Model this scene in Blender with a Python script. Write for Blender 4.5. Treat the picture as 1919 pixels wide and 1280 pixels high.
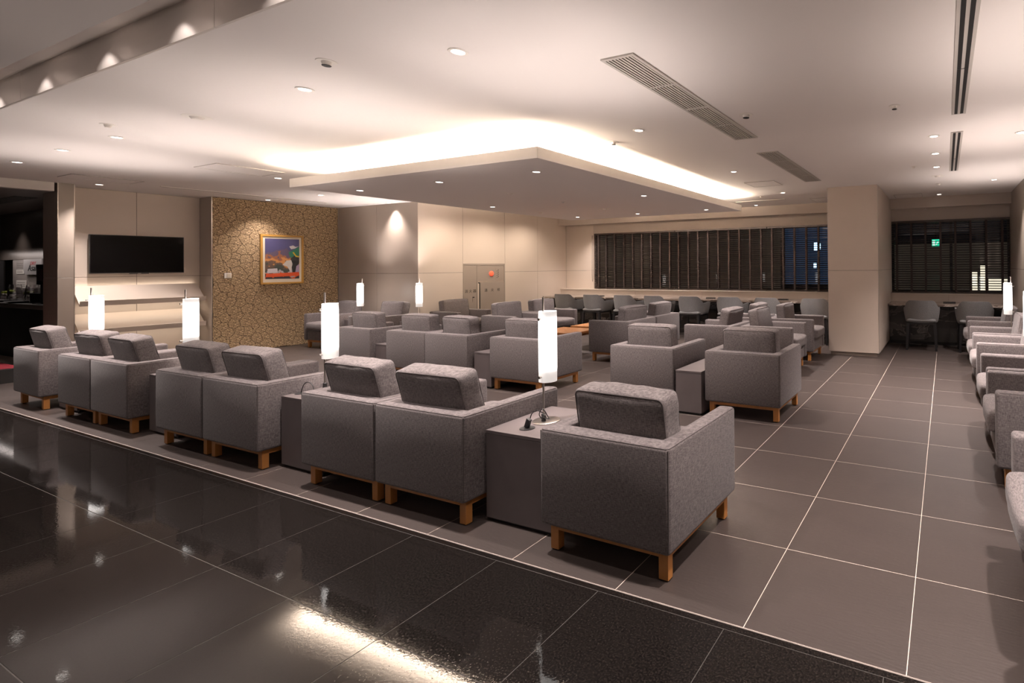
import bpy, bmesh, math, random
from mathutils import Vector, Matrix, noise

# ------------------------------------------------------------------ reset
for o in list(bpy.data.objects):
    bpy.data.objects.remove(o, do_unlink=True)
SC = bpy.context.scene
COL = SC.collection
PI = math.pi
R = math.radians
rng = random.Random(7)

# ------------------------------------------------------------------ camera
CAM_H = 1.4045
cd = bpy.data.cameras.new('camera')
cam = bpy.data.objects.new('camera', cd)
COL.objects.link(cam)
cd.sensor_width = 36.0
cd.lens = 936.73 / 1919.0 * 36.0
cd.shift_x = (959.5 - 1374.68) / 1919.0
cd.shift_y = (492.03 - 640.0) / 1919.0
cd.clip_start = 0.05
yaw, pit, rol = -0.4006, 0.0066, -0.0085
fw = Vector((math.sin(yaw) * math.cos(pit), math.cos(yaw) * math.cos(pit), math.sin(pit)))
rt = fw.cross(Vector((0, 0, 1))).normalized()
up = rt.cross(fw)
r2 = rt * math.cos(rol) + up * math.sin(rol)
u2 = up * math.cos(rol) - rt * math.sin(rol)
mw = Matrix((r2, u2, -fw)).transposed().to_4x4()
mw.translation = Vector((0, 0, CAM_H))
cam.matrix_world = mw
SC.camera = cam

# ------------------------------------------------------------------ world, exposure
SC.view_settings.view_transform = 'Standard'
SC.view_settings.look = 'None'
SC.view_settings.gamma = 1.0
SC.view_settings.use_curve_mapping = False
SC.view_settings.exposure = -0.04
w = bpy.data.worlds.new('night')
SC.world = w
w.use_nodes = True
w.node_tree.nodes['Background'].inputs[0].default_value = (0.012, 0.018, 0.035, 1)
w.node_tree.nodes['Background'].inputs[1].default_value = 0.35

ZC = 2.622            # main ceiling height
WARM = (1.0, 0.84, 0.68)
NEUT = (1.0, 0.875, 0.825)
SPOT_W = 380.0         # downlight power
COVE_W = 155.0         # per metre of cove strip
UP_W = 36.0  # power of each unseen fill light aimed up behind the camera
LAMP_UP = 95.0        # light out of the open top of each tube lamp
# area lights; those in the lobby behind the camera are added, unseen fill
def area(name, loc, sx, sy, power, color, rot=(0, 0, 0)):
    l = bpy.data.lights.new(name, 'AREA')
    l.shape = 'RECTANGLE'
    l.size = sx
    l.size_y = sy
    l.energy = power
    l.color = color
    o = bpy.data.objects.new(name, l)
    COL.objects.link(o)
    o.location = loc
    o.rotation_euler = rot
    return o
def spot(name, loc, power, color=NEUT, angle=94, blend=1.0, rad=0.03, rot=(0, 0, 0)):
    l = bpy.data.lights.new(name, 'SPOT')
    l.energy = power
    l.color = color
    l.spot_size = R(angle)
    l.spot_blend = blend
    l.shadow_soft_size = rad
    o = bpy.data.objects.new(name, l)
    COL.objects.link(o)
    o.location = loc
    o.rotation_euler = rot
    return o
for x in (-9.0, -5.0, -1.0):
    area('lobby_fill', (x, -2.6, 2.66), 1.2, 1.2, 3, NEUT)  # fill added for general brightness, no fixture modelled
for x in (-8.0, -4.0, 0.0, 2.6):
    area('lobby_fill_up', (x, -1.0, 1.55), 0.5, 0.5, UP_W, NEUT, (PI, 0, 0))  # upward fill added to lift the ceiling, no lamp body

# ------------------------------------------------------------------ materials
MATS = {}
def mat(name, col, rough=0.6, metal=0.0, spec=0.5, noise_scale=None, noise_amt=0.1, bump=0.0, bump_scale=80.0,
        emit=None, estr=0.0, coat=0.0, stretch=None):
    if name in MATS:
        return MATS[name]
    m = bpy.data.materials.new(name)
    m.use_nodes = True
    nt = m.node_tree
    b = nt.nodes['Principled BSDF']
    b.inputs['Base Color'].default_value = (*col, 1)
    b.inputs['Roughness'].default_value = rough
    b.inputs['Metallic'].default_value = metal
    b.inputs['Specular IOR Level'].default_value = spec
    if coat:
        b.inputs['Coat Weight'].default_value = coat
        b.inputs['Coat Roughness'].default_value = 0.03
    if emit:
        b.inputs['Emission Color'].default_value = (*emit, 1)
        b.inputs['Emission Strength'].default_value = estr
    tc = nt.nodes.new('ShaderNodeTexCoord')
    src = tc.outputs['Object']
    if stretch:
        mp = nt.nodes.new('ShaderNodeMapping')
        mp.inputs['Scale'].default_value = stretch
        nt.links.new(src, mp.inputs[0])
        src = mp.outputs[0]
    if noise_scale:
        n = nt.nodes.new('ShaderNodeTexNoise')
        n.inputs['Scale'].default_value = noise_scale
        n.inputs['Detail'].default_value = 5
        nt.links.new(src, n.inputs['Vector'])
        mx = nt.nodes.new('ShaderNodeMix')
        mx.data_type = 'RGBA'
        mx.inputs[6].default_value = (*[c * (1 - noise_amt) for c in col], 1)
        mx.inputs[7].default_value = (*[min(1, c * (1 + noise_amt)) for c in col], 1)
        nt.links.new(n.outputs[0], mx.inputs[0])
        nt.links.new(mx.outputs[2], b.inputs['Base Color'])
    if bump:
        n2 = nt.nodes.new('ShaderNodeTexNoise')
        n2.inputs['Scale'].default_value = bump_scale
        n2.inputs['Detail'].default_value = 4
        nt.links.new(src, n2.inputs['Vector'])
        bp = nt.nodes.new('ShaderNodeBump')
        bp.inputs['Strength'].default_value = bump
        bp.inputs['Distance'].default_value = 0.01
        nt.links.new(n2.outputs[0], bp.inputs['Height'])
        nt.links.new(bp.outputs[0], b.inputs['Normal'])
    MATS[name] = m
    return m

def fabric(name, c1, c2, scale=420.0):
    """woven cloth: two crossed thread waves plus slub noise"""
    m = bpy.data.materials.new(name)
    m.use_nodes = True
    nt = m.node_tree
    b = nt.nodes['Principled BSDF']
    b.inputs['Roughness'].default_value = 0.9
    b.inputs['Specular IOR Level'].default_value = 0.2
    b.inputs['Sheen Weight'].default_value = 0.12
    b.inputs['Sheen Roughness'].default_value = 0.45
    tc = nt.nodes.new('ShaderNodeTexCoord')
    outs = []
    for sc in ((scale, scale, scale * 0.12), (scale * 0.12, scale * 0.12, scale)):
        mp = nt.nodes.new('ShaderNodeMapping')
        mp.inputs['Scale'].default_value = sc
        nt.links.new(tc.outputs['Object'], mp.inputs[0])
        n = nt.nodes.new('ShaderNodeTexNoise')
        n.inputs['Scale'].default_value = 1.0
        n.inputs['Detail'].default_value = 2
        nt.links.new(mp.outputs[0], n.inputs['Vector'])
        outs.append(n.outputs[0])
    add = nt.nodes.new('ShaderNodeMath')
    add.operation = 'ADD'
    nt.links.new(outs[0], add.inputs[0])
    nt.links.new(outs[1], add.inputs[1])
    rp = nt.nodes.new('ShaderNodeMapRange')
    rp.inputs['From Min'].default_value = 0.75
    rp.inputs['From Max'].default_value = 1.25
    nt.links.new(add.outputs[0], rp.inputs['Value'])
    mx = nt.nodes.new('ShaderNodeMix')
    mx.data_type = 'RGBA'
    mx.inputs[6].default_value = (*c1, 1)
    mx.inputs[7].default_value = (*c2, 1)
    nt.links.new(rp.outputs[0], mx.inputs[0])
    nt.links.new(mx.outputs[2], b.inputs['Base Color'])
    bp = nt.nodes.new('ShaderNodeBump')
    bp.inputs['Strength'].default_value = 0.35
    bp.inputs['Distance'].default_value = 0.002
    nt.links.new(add.outputs[0], bp.inputs['Height'])
    nt.links.new(bp.outputs[0], b.inputs['Normal'])
    MATS[name] = m
    return m

def glow(name, col, strength):
    m = bpy.data.materials.new(name)
    m.use_nodes = True
    b = m.node_tree.nodes['Principled BSDF']
    b.inputs['Base Color'].default_value = (*[c * 0.8 for c in col], 1)
    b.inputs['Emission Color'].default_value = (*col, 1)
    b.inputs['Emission Strength'].default_value = strength
    MATS[name] = m
    return m

M_fab = fabric('armchair_cloth', (0.072, 0.061, 0.062), (0.196, 0.170, 0.168))
M_fab2 = fabric('cushion_cloth', (0.078, 0.067, 0.067), (0.208, 0.181, 0.178))
M_pipe = mat('piping_cloth', (0.085, 0.072, 0.071), 0.85, noise_scale=60, noise_amt=0.15)
M_tub = fabric('bar_chair_cloth', (0.15, 0.148, 0.15), (0.25, 0.247, 0.25), 500)
M_leg = mat('orange_beech', (0.42, 0.175, 0.045), 0.42, noise_scale=6, noise_amt=0.22, stretch=(6, 6, 1))
M_pad = mat('black_felt', (0.01, 0.01, 0.01), 0.9, noise_scale=90)
M_ceil = mat('ceiling_paint', (0.80, 0.75, 0.715), 0.85, noise_scale=1.2, noise_amt=0.02, bump=0.02, bump_scale=2.0)
M_white = mat('white_paint', (0.80, 0.75, 0.69), 0.6, noise_scale=20, noise_amt=0.02)
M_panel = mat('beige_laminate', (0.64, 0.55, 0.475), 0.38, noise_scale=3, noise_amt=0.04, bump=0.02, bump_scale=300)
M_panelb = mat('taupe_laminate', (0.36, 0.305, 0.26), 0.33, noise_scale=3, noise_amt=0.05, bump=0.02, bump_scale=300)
M_joint = mat('panel_joint', (0.10, 0.08, 0.065), 0.8, noise_scale=10)
M_tile = mat('matte_slate_tile', (0.052, 0.040, 0.036), 0.42, noise_scale=1.6, noise_amt=0.16, bump=0.10, bump_scale=30.0, stretch=(0.6, 3.5, 1))
M_grout = mat('pale_grout', (0.58, 0.50, 0.43), 0.8, noise_scale=40, noise_amt=0.1)
M_dgrout = mat('grey_grout', (0.045, 0.040, 0.036), 0.7, noise_scale=40)
M_dark = mat('dark_void', (0.008, 0.007, 0.007), 0.8, noise_scale=12)
M_chrome = mat('brushed_steel', (0.62, 0.58, 0.54), 0.28, 1.0, noise_scale=50, noise_amt=0.05)
M_fascia = mat('polished_steel_fascia', (0.74, 0.69, 0.65), 0.42, 1.0, noise_scale=2, noise_amt=0.06, stretch=(0.3, 1, 8))
M_cube = mat('dark_taupe_laminate', (0.115, 0.095, 0.095), 0.5, noise_scale=7, noise_amt=0.18, bump=0.03, bump_scale=60)
M_black = mat('black_metal', (0.012, 0.011, 0.012), 0.4, noise_scale=30)
M_rubber = mat('black_rubber', (0.015, 0.014, 0.015), 0.5, noise_scale=30)
M_blind = mat('dark_walnut_slat', (0.040, 0.024, 0.017), 0.4, noise_scale=8, noise_amt=0.25, stretch=(1, 8, 8))
M_tape = mat('brown_ladder_tape', (0.035, 0.022, 0.018), 0.8, noise_scale=90)
M_tv = mat('tv_screen', (0.004, 0.0035, 0.0035), 0.25, spec=0.02, noise_scale=5)
M_tvf = mat('tv_frame', (0.02, 0.018, 0.018), 0.3, noise_scale=5)
M_gold = mat('gilt_oak_frame', (0.46, 0.245, 0.045), 0.38, noise_scale=12, noise_amt=0.15, stretch=(1, 6, 1))
M_mount = mat('cream_mount', (0.74, 0.66, 0.54), 0.7, noise_scale=30, noise_amt=0.03)
M_steel_door = mat('grey_taupe_steel', (0.34, 0.285, 0.245), 0.45, noise_scale=4, noise_amt=0.03)
M_ink = mat('black_lettering', (0.015, 0.013, 0.013), 0.6, noise_scale=30)
M_coffee = mat('orange_veneer', (0.36, 0.15, 0.05), 0.22, noise_scale=5, noise_amt=0.2, stretch=(1, 8, 1))
M_brown = mat('dark_brown_laminate', (0.05, 0.038, 0.032), 0.3, noise_scale=5)
M_paper = mat('paper', (0.62, 0.59, 0.55), 0.8, noise_scale=60, noise_amt=0.05)
M_red = mat('crimson_mat', (0.22, 0.008, 0.02), 0.8, noise_scale=120, noise_amt=0.2)
M_lens = glow('downlight_lens', (1.0, 0.93, 0.86), 9.0)
M_shade = glow('opal_shade', (1.0, 0.965, 0.93), 4.0)
def shade_gradient(m):
    nt = m.node_tree
    tc = nt.nodes.new('ShaderNodeTexCoord')
    sp = nt.nodes.new('ShaderNodeSeparateXYZ')
    nt.links.new(tc.outputs['Object'], sp.inputs[0])
    cr = nt.nodes.new('ShaderNodeFloatCurve')
    mr = nt.nodes.new('ShaderNodeMapRange')
    mr.inputs['From Min'].default_value = 0.232
    mr.inputs['From Max'].default_value = 0.643
    nt.links.new(sp.outputs[2], mr.inputs['Value'])
    nt.links.new(mr.outputs[0], cr.inputs['Value'])
    c = cr.mapping.curves[0]
    c.points[0].location = (0.0, 0.10)
    c.points[1].location = (1.0, 0.12)
    for p in ((0.13, 0.125), (0.22, 0.75), (0.85, 0.8), (0.94, 0.16)):
        c.points.new(*p)
    cr.mapping.update()
    mu = nt.nodes.new('ShaderNodeMath')
    mu.operation = 'MULTIPLY'
    mu.inputs[1].default_value = 4.6
    nt.links.new(cr.outputs[0], mu.inputs[0])
    nt.links.new(mu.outputs[0], nt.nodes['Principled BSDF'].inputs['Emission Strength'])
shade_gradient(M_shade)
M_alarm = glow('red_alarm_lens', (1.0, 0.08, 0.035), 1.6)

# black polished granite with fine speckle
def granite():
    m = bpy.data.materials.new('black_polished_granite')
    m.use_nodes = True
    nt = m.node_tree
    b = nt.nodes['Principled BSDF']
    tc = nt.nodes.new('ShaderNodeTexCoord')
    n = nt.nodes.new('ShaderNodeTexNoise')
    n.inputs['Scale'].default_value = 130
    n.inputs['Detail'].default_value = 3
    nt.links.new(tc.outputs['Object'], n.inputs['Vector'])
    cr = nt.nodes.new('ShaderNodeValToRGB')
    cr.color_ramp.elements[0].position = 0.35
    cr.color_ramp.elements[0].color = (0.004, 0.0035, 0.0035, 1)
    cr.color_ramp.elements[1].position = 0.72
    cr.color_ramp.elements[1].color = (0.020, 0.016, 0.014, 1)
    nt.links.new(n.outputs[0], cr.inputs[0])
    nt.links.new(cr.outputs[0], b.inputs['Base Color'])
    rr = nt.nodes.new('ShaderNodeMapRange')
    rr.inputs['From Min'].default_value = 0.45
    rr.inputs['From Max'].default_value = 0.70
    rr.inputs['To Min'].default_value = 0.025
    rr.inputs['To Max'].default_value = 0.11
    nt.links.new(n.outputs[0], rr.inputs['Value'])
    nt.links.new(rr.outputs[0], b.inputs['Roughness'])
    n2 = nt.nodes.new('ShaderNodeTexNoise')
    n2.inputs['Scale'].default_value = 90
    n2.inputs['Detail'].default_value = 2
    nt.links.new(tc.outputs['Object'], n2.inputs['Vector'])
    bp = nt.nodes.new('ShaderNodeBump')
    bp.inputs['Strength'].default_value = 0.035
    bp.inputs['Distance'].default_value = 0.002
    nt.links.new(n2.outputs[0], bp.inputs['Height'])
    nt.links.new(bp.outputs[0], b.inputs['Normal'])
    b.inputs['Specular IOR Level'].default_value = 0.21
    return m
M_granite = granite()

def marble(name, c0, c1, vein, rough):
    m = bpy.data.materials.new(name)
    m.use_nodes = True
    nt = m.node_tree
    b = nt.nodes['Principled BSDF']
    b.inputs['Roughness'].default_value = rough
    tc = nt.nodes.new('ShaderNodeTexCoord')
    mp = nt.nodes.new('ShaderNodeMapping')
    mp.inputs['Rotation'].default_value = (0.2, 0.6, 0.3)
    mp.inputs['Scale'].default_value = (1.2, 3.0, 2.6)
    nt.links.new(tc.outputs['Object'], mp.inputs[0])
    n = nt.nodes.new('ShaderNodeTexNoise')
    n.inputs['Scale'].default_value = 1.4
    n.inputs['Detail'].default_value = 9
    n.inputs['Distortion'].default_value = 1.2
    nt.links.new(mp.outputs[0], n.inputs['Vector'])
    cr = nt.nodes.new('ShaderNodeValToRGB')
    e = cr.color_ramp.elements
    e[0].position = 0.30
    e[0].color = (*c0, 1)
    e[1].position = 0.62
    e[1].color = (*c1, 1)
    v = e.new(0.50)
    v.color = (*c0, 1)
    v2 = e.new(0.515)
    v2.color = (*vein, 1)
    v3 = e.new(0.53)
    v3.color = (*c1, 1)
    nt.links.new(n.outputs[0], cr.inputs[0])
    nt.links.new(cr.outputs[0], b.inputs['Base Color'])
    return m
M_marble = marble('grey_brown_marble', (0.16, 0.125, 0.105), (0.34, 0.28, 0.24), (0.55, 0.48, 0.42), 0.14)
M_marbled = marble('dark_marble', (0.020, 0.017, 0.015), (0.055, 0.047, 0.042), (0.13, 0.11, 0.10), 0.22)

def stone_mat():
    m = bpy.data.materials.new('ochre_cracked_stone')
    m.use_nodes = True
    nt = m.node_tree
    b = nt.nodes['Principled BSDF']
    b.inputs['Roughness'].default_value = 0.75
    tc = nt.nodes.new('ShaderNodeTexCoord')
    mp = nt.nodes.new('ShaderNodeMapping')
    mp.inputs['Scale'].default_value = (1, 26, 60)
    nt.links.new(tc.outputs['Object'], mp.inputs[0])
    n = nt.nodes.new('ShaderNodeTexNoise')
    n.inputs['Scale'].default_value = 1.6
    n.inputs['Detail'].default_value = 6
    nt.links.new(mp.outputs[0], n.inputs['Vector'])
    cr = nt.nodes.new('ShaderNodeValToRGB')
    e = cr.color_ramp.elements
    e[0].position = 0.40
    e[0].color = (0.13, 0.080, 0.042, 1)
    e[1].position = 0.68
    e[1].color = (0.78, 0.59, 0.36, 1)
    k = e.new(0.52)
    k.color = (0.40, 0.275, 0.15, 1)
    nt.links.new(n.outputs[0], cr.inputs[0])
    nt.links.new(cr.outputs[0], b.inputs['Base Color'])
    bp = nt.nodes.new('ShaderNodeBump')
    bp.inputs['Strength'].default_value = 0.35
    bp.inputs['Distance'].default_value = 0.006
    nt.links.new(n.outputs[0], bp.inputs['Height'])
    nt.links.new(bp.outputs[0], b.inputs['Normal'])
    return m
M_stone = stone_mat()
M_crack = mat('stone_crack', (0.035, 0.022, 0.012), 0.9, noise_scale=30)

def glass(name, rough=0.0, tint=(1, 1, 1), ior=1.5):
    m = bpy.data.materials.new(name)
    m.use_nodes = True
    b = m.node_tree.nodes['Principled BSDF']
    b.inputs['Base Color'].default_value = (*tint, 1)
    b.inputs['Transmission Weight'].default_value = 1.0
    b.inputs['Roughness'].default_value = rough
    b.inputs['IOR'].default_value = ior
    return m
M_glass = glass('window_glass', 0.0, (0.75, 0.8, 0.8))
M_cup = glass('clear_cup', 0.03, (0.95, 0.95, 0.95))

# ------------------------------------------------------------------ mesh helpers
class MB:
    def __init__(self):
        self.bm = bmesh.new()
    def box(self, x0, x1, y0, y1, z0, z1, bev=0.0, seg=1):
        t = bmesh.new()
        bmesh.ops.create_cube(t, size=1.0)
        for v in t.verts:
            v.co = Vector(((x0 + x1) / 2 + v.co.x * (x1 - x0), (y0 + y1) / 2 + v.co.y * (y1 - y0), (z0 + z1) / 2 + v.co.z * (z1 - z0)))
        if bev:
            bmesh.ops.bevel(t, geom=t.edges[:], offset=bev, segments=seg, profile=0.5, affect='EDGES')
        self._merge(t)
        return self
    def _merge(self, t):
        me = bpy.data.meshes.new('tmp')
        t.to_mesh(me)
        t.free()
        self.bm.from_mesh(me)
        bpy.data.meshes.remove(me)
    def poly_prism(self, pts, z0, z1, bev=0.0, seg=2, axis='z'):
        """polygon (counter-clockwise) extruded along an axis: z -> pts (x,y); y -> pts (x,z); x -> pts (y,z)"""
        t = bmesh.new()
        def P(a, b, c):
            return {'z': (a, b, c), 'y': (a, c, b), 'x': (c, a, b)}[axis]
        lo = [t.verts.new(P(a, b, z0)) for a, b in pts]
        hi = [t.verts.new(P(a, b, z1)) for a, b in pts]
        n = len(pts)
        t.faces.new(lo)
        t.faces.new(hi)
        for i in range(n):
            t.faces.new((lo[i], lo[(i + 1) % n], hi[(i + 1) % n], hi[i]))
        bmesh.ops.recalc_face_normals(t, faces=t.faces[:])
        if bev:
            bmesh.ops.bevel(t, geom=t.edges[:], offset=bev, segments=seg, profile=0.5, affect='EDGES')
        self._merge(t)
        return self
    def lathe(self, prof, n=24, center=(0, 0), cap=True):
        t = bmesh.new()
        rings = []
        for r, z in prof:
            if r < 1e-6:
                rings.append([t.verts.new((center[0], center[1], z))])
            else:
                rings.append([t.verts.new((center[0] + r * math.cos(2 * PI * i / n), center[1] + r * math.sin(2 * PI * i / n), z)) for i in range(n)])
        for a, b in zip(rings, rings[1:]):
            for i in range(n):
                j = (i + 1) % n
                if len(a) == 1 and len(b) == 1:
                    continue
                if len(a) == 1:
                    t.faces.new((a[0], b[j], b[i]))
                elif len(b) == 1:
                    t.faces.new((a[i], a[j], b[0]))
                else:
                    t.faces.new((a[i], a[j], b[j], b[i]))
        if cap:
            for rg, fl in ((rings[0], True), (rings[-1], False)):
                if len(rg) > 1:
                    t.faces.new(rg[::-1] if fl else rg)
        bmesh.ops.recalc_face_normals(t, faces=t.faces[:])
        self._merge(t)
        return self
    def tube(self, pts, r, n=8, closed=False):
        pts = [Vector(p) for p in pts]
        m = len(pts)
        t = bmesh.new()
        rings = []
        prev = None
        for i, p in enumerate(pts):
            if closed:
                d = (pts[(i + 1) % m] - pts[i - 1]).normalized()
            else:
                d = (pts[min(i + 1, m - 1)] - pts[max(i - 1, 0)]).normalized()
            if prev is None:
                a = Vector((0, 0, 1)) if abs(d.z) < 0.9 else Vector((1, 0, 0))
                u = d.cross(a).normalized()
            else:
                u = (prev - d * prev.dot(d)).normalized()
            prev = u
            v = d.cross(u)
            rings.append([t.verts.new(p + (u * math.cos(2 * PI * k / n) + v * math.sin(2 * PI * k / n)) * r) for k in range(n)])
        pairs = list(zip(rings, rings[1:]))
        if closed:
            pairs.append((rings[-1], rings[0]))
        for a, b in pairs:
            for k in range(n):
                t.faces.new((a[k], a[(k + 1) % n], b[(k + 1) % n], b[k]))
        if not closed:
            t.faces.new(rings[0][::-1])
            t.faces.new(rings[-1])
        bmesh.ops.recalc_face_normals(t, faces=t.faces[:])
        self._merge(t)
        return self
    def mesh(self, name, m, smooth=False, angle=40):
        me = bpy.data.meshes.new(name)
        self.bm.to_mesh(me)
        self.bm.free()
        me.materials.append(m)
        if smooth:
            for p in me.polygons:
                p.use_smooth = True
            try:
                me.set_sharp_from_angle(angle=R(angle))
            except Exception:
                pass
        return me

def put(name, me, parent=None, loc=(0, 0, 0), rot=(0, 0, 0)):
    o = bpy.data.objects.new(name, me)
    COL.objects.link(o)
    o.location = loc
    o.rotation_euler = rot
    if parent:
        o.parent = parent
    return o
def tag(o, label=None, cat=None, group=None, kind=None):
    if label:
        o['label'] = label
    if cat:
        o['category'] = cat
    if group:
        o['group'] = group
    if kind:
        o['kind'] = kind
    return o
def empty(name, loc, rz=0.0, label=None, cat=None, group=None):
    o = bpy.data.objects.new(name, None)
    o.empty_display_size = 0.1
    COL.objects.link(o)
    o.location = loc
    o.rotation_euler = (0, 0, rz)
    return tag(o, label, cat, group)
def box(name, m, x0, x1, y0, y1, z0, z1, parent=None, bev=0.0, kind=None):
    b = MB().box(x0, x1, y0, y1, z0, z1, bev)
    o = put(name, b.mesh(name, m), parent)
    if kind:
        o['kind'] = kind
    return o
def dup(root, loc, rz, label, group=None):
    c = root.copy()
    COL.objects.link(c)
    c.location = loc
    c.rotation_euler = (0, 0, rz)
    c['label'] = label
    if group:
        c['group'] = group
    for ch in list(root.children):
        d = ch.copy()
        COL.objects.link(d)
        d.parent = c
        for g in list(ch.children):
            e = g.copy()
            COL.objects.link(e)
            e.parent = d
    return c

def text(name, s, size, m, parent, loc, rot, depth=0.001, align='CENTER', shear=0.0, sx=1.0):
    cu = bpy.data.curves.new(name, 'FONT')
    cu.body = s
    cu.size = size
    cu.extrude = depth
    cu.align_x = align
    cu.align_y = 'CENTER'
    cu.shear = shear
    t = bpy.data.objects.new('tmp_text', cu)
    COL.objects.link(t)
    bpy.context.view_layer.update()
    dg = bpy.context.evaluated_depsgraph_get()
    me = bpy.data.meshes.new_from_object(t.evaluated_get(dg))
    bpy.data.objects.remove(t, do_unlink=True)
    me.materials.clear()
    me.materials.append(m)
    o = put(name, me, parent, loc, rot)
    o.scale = (sx, 1, 1)
    return o

def cushion_mesh(name, sx, sy, sz, r, bulge, m, n=10, crease=0.0, seed=0):
    """soft box centred at origin, base at z=0: rounded edges, faces puffed out, slightly wrinkled"""
    t = bmesh.new()
    bmesh.ops.create_cube(t, size=2.0)
    bmesh.ops.subdivide_edges(t, edges=t.edges[:], cuts=n, use_grid_fill=True)
    hx, hy, hz = sx / 2, sy / 2, sz / 2
    for v in t.verts:
        u = Vector(v.co)
        # denser sampling near edges
        q = Vector([math.copysign(abs(c) ** 0.8, c) for c in u])
        p = Vector((q.x * hx, q.y * hy, q.z * hz))
        inner = Vector((max(-hx + r, min(hx - r, p.x)), max(-hy + r, min(hy - r, p.y)), max(-hz + r, min(hz - r, p.z))))
        d = p - inner
        if d.length > 1e-9:
            p = inner + d.normalized() * r
        fx, fy, fz = (1 - q.x ** 2), (1 - q.y ** 2), (1 - q.z ** 2)
        if abs(u.y) > 0.999:
            p.y += math.copysign(bulge * fx * fz, u.y)
        if abs(u.z) > 0.999:
            p.z += math.copysign(bulge * 0.8 * fx * fy, u.z)
        if abs(u.x) > 0.999:
            p.x += math.copysign(bulge * 0.5 * fy * fz, u.x)
        if crease:
            w_ = noise.noise(Vector((p.x * 9 + seed, p.y * 7, p.z * 9)))
            p += p.normalized() * w_ * crease
        v.co = p + Vector((0, 0, hz))
    me = bpy.data.meshes.new(name)
    t.to_mesh(me)
    t.free()
    me.materials.append(m)
    for p in me.polygons:
        p.use_smooth = True
    return me

# ================================================================== STRUCTURE
# ---- floors
floor = box('floor', M_grout, -20, 1.2, 1.8045, 10.2, -0.12, -0.0007, kind='structure')
floor2 = box('floor', M_dgrout, -20, 4.0, -5.2, 1.7985, -0.12, -0.0018, kind='structure')
G = 0.0034
tiles = {}
def tile_mesh(w_, d_, m, key):
    k = (round(w_, 3), round(d_, 3), key)
    if k not in tiles:
        tiles[k] = MB().box(G / 2, w_ - G / 2, G / 2, d_ - G / 2, -0.012, 0.0, 0.0004).mesh('tile', m)
    return tiles[k]
ys = [1.806] + [2.388 + 0.6 * j for j in range(13)]
xs = [-1.337 + 0.6 * i for i in range(-16, 4)]
xs = [-11.167] + [x for x in xs if x > -11.1] + [1.045]
cnt = 0
for j in range(len(ys) - 1):
    y0, y1 = ys[j], ys[j + 1]
    for i in range(len(xs) - 1):
        x0, x1 = xs[i], xs[i + 1]
        if x1 < -8.8 and y0 > 6.1:
            continue
        if x0 > -1.55 and x1 < -0.9 and y0 > 7.95:
            continue
        if y0 > 9.3:
            continue
        put('tile', tile_mesh(x1 - x0, y1 - y0, M_tile, 'm'), floor, (x0, y0, 0))
        cnt += 1
ysd = [-0.57 + 0.6 * j for j in range(4)] + [1.7975]
ysd = [-0.57, 0.03, 0.63, 1.23, 1.772]
for j in range(4):
    for i in range(-18, 5):
        x0 = -1.402 + 0.597 * i
        put('tile', tile_mesh(0.597, ysd[j + 1] - ysd[j], M_granite, 'g'), floor2, (x0, ysd[j], -0.001))
# polished border strip between the two floors
box('border_strip', M_granite, -12.6, 1.6, 1.7735, 1.7985, -0.02, -0.0008, floor2, 0.001)
box('edge_trim', mat('edge_trim_metal', (0.22, 0.19, 0.17), 0.5, noise_scale=30), -11.17, 1.6, 1.7985, 1.8045, -0.02, 0.0008, floor2)
dim_floor = box('walkway_border', M_granite, -20, -12.15, -0.6, 1.772, -0.02, -0.001, floor2)
box('bar_floor', M_granite, -20, -11.17, 1.81, 4.0, -0.02, -0.001, floor)

# ---- ceilings
ceiling = box('ceiling', M_ceil, -11.17, 1.05, 1.30, 9.68, ZC, ZC + 0.12, kind='structure')
ceil2 = box('ceiling', mat('lobby_ceiling_paint', (0.42, 0.385, 0.36), 0.8, noise_scale=1.5, noise_amt=0.02), -20, 4.0, -5.2, 1.11, 2.70, 2.86, kind='structure')
box('recess_ceiling', M_ceil, -11.62, -11.17, 2.68, 4.3, ZC, ZC + 0.12, ceiling)
fas = tag(empty('trim_1', (0, 1.30, 0)), kind='structure')
for i in range(7):
    x0 = -14.0 + 2.66 * i
    put('fascia_panel', MB().box(x0 + 0.0015, x0 + 2.6585, -0.012, 0.0, ZC, 2.825, 0.0008).mesh('fascia', M_fascia), fas)
    put('fascia_soffit', MB().box(x0 + 0.0015, x0 + 2.6585, -0.30, -0.012, 2.8225, 2.83).mesh('soffit', M_fascia), fas)
# lower bar ceiling and beam
ceil3 = box('ceiling', mat('bar_ceiling_paint', (0.20, 0.165, 0.155), 0.35, noise_scale=3, noise_amt=0.05), -20, -11.72, 1.30, 4.0, 2.502, 2.62, kind='structure')
box('bar_ceiling_edge', ceil3.data.materials[0], -11.72, -11.30, 1.30, 2.68, 2.502, 2.62, ceil3)
box('trim_2', M_white, -11.30, -11.17, 1.31, 2.66, 2.502, ZC + 0.02, kind='structure')

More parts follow.
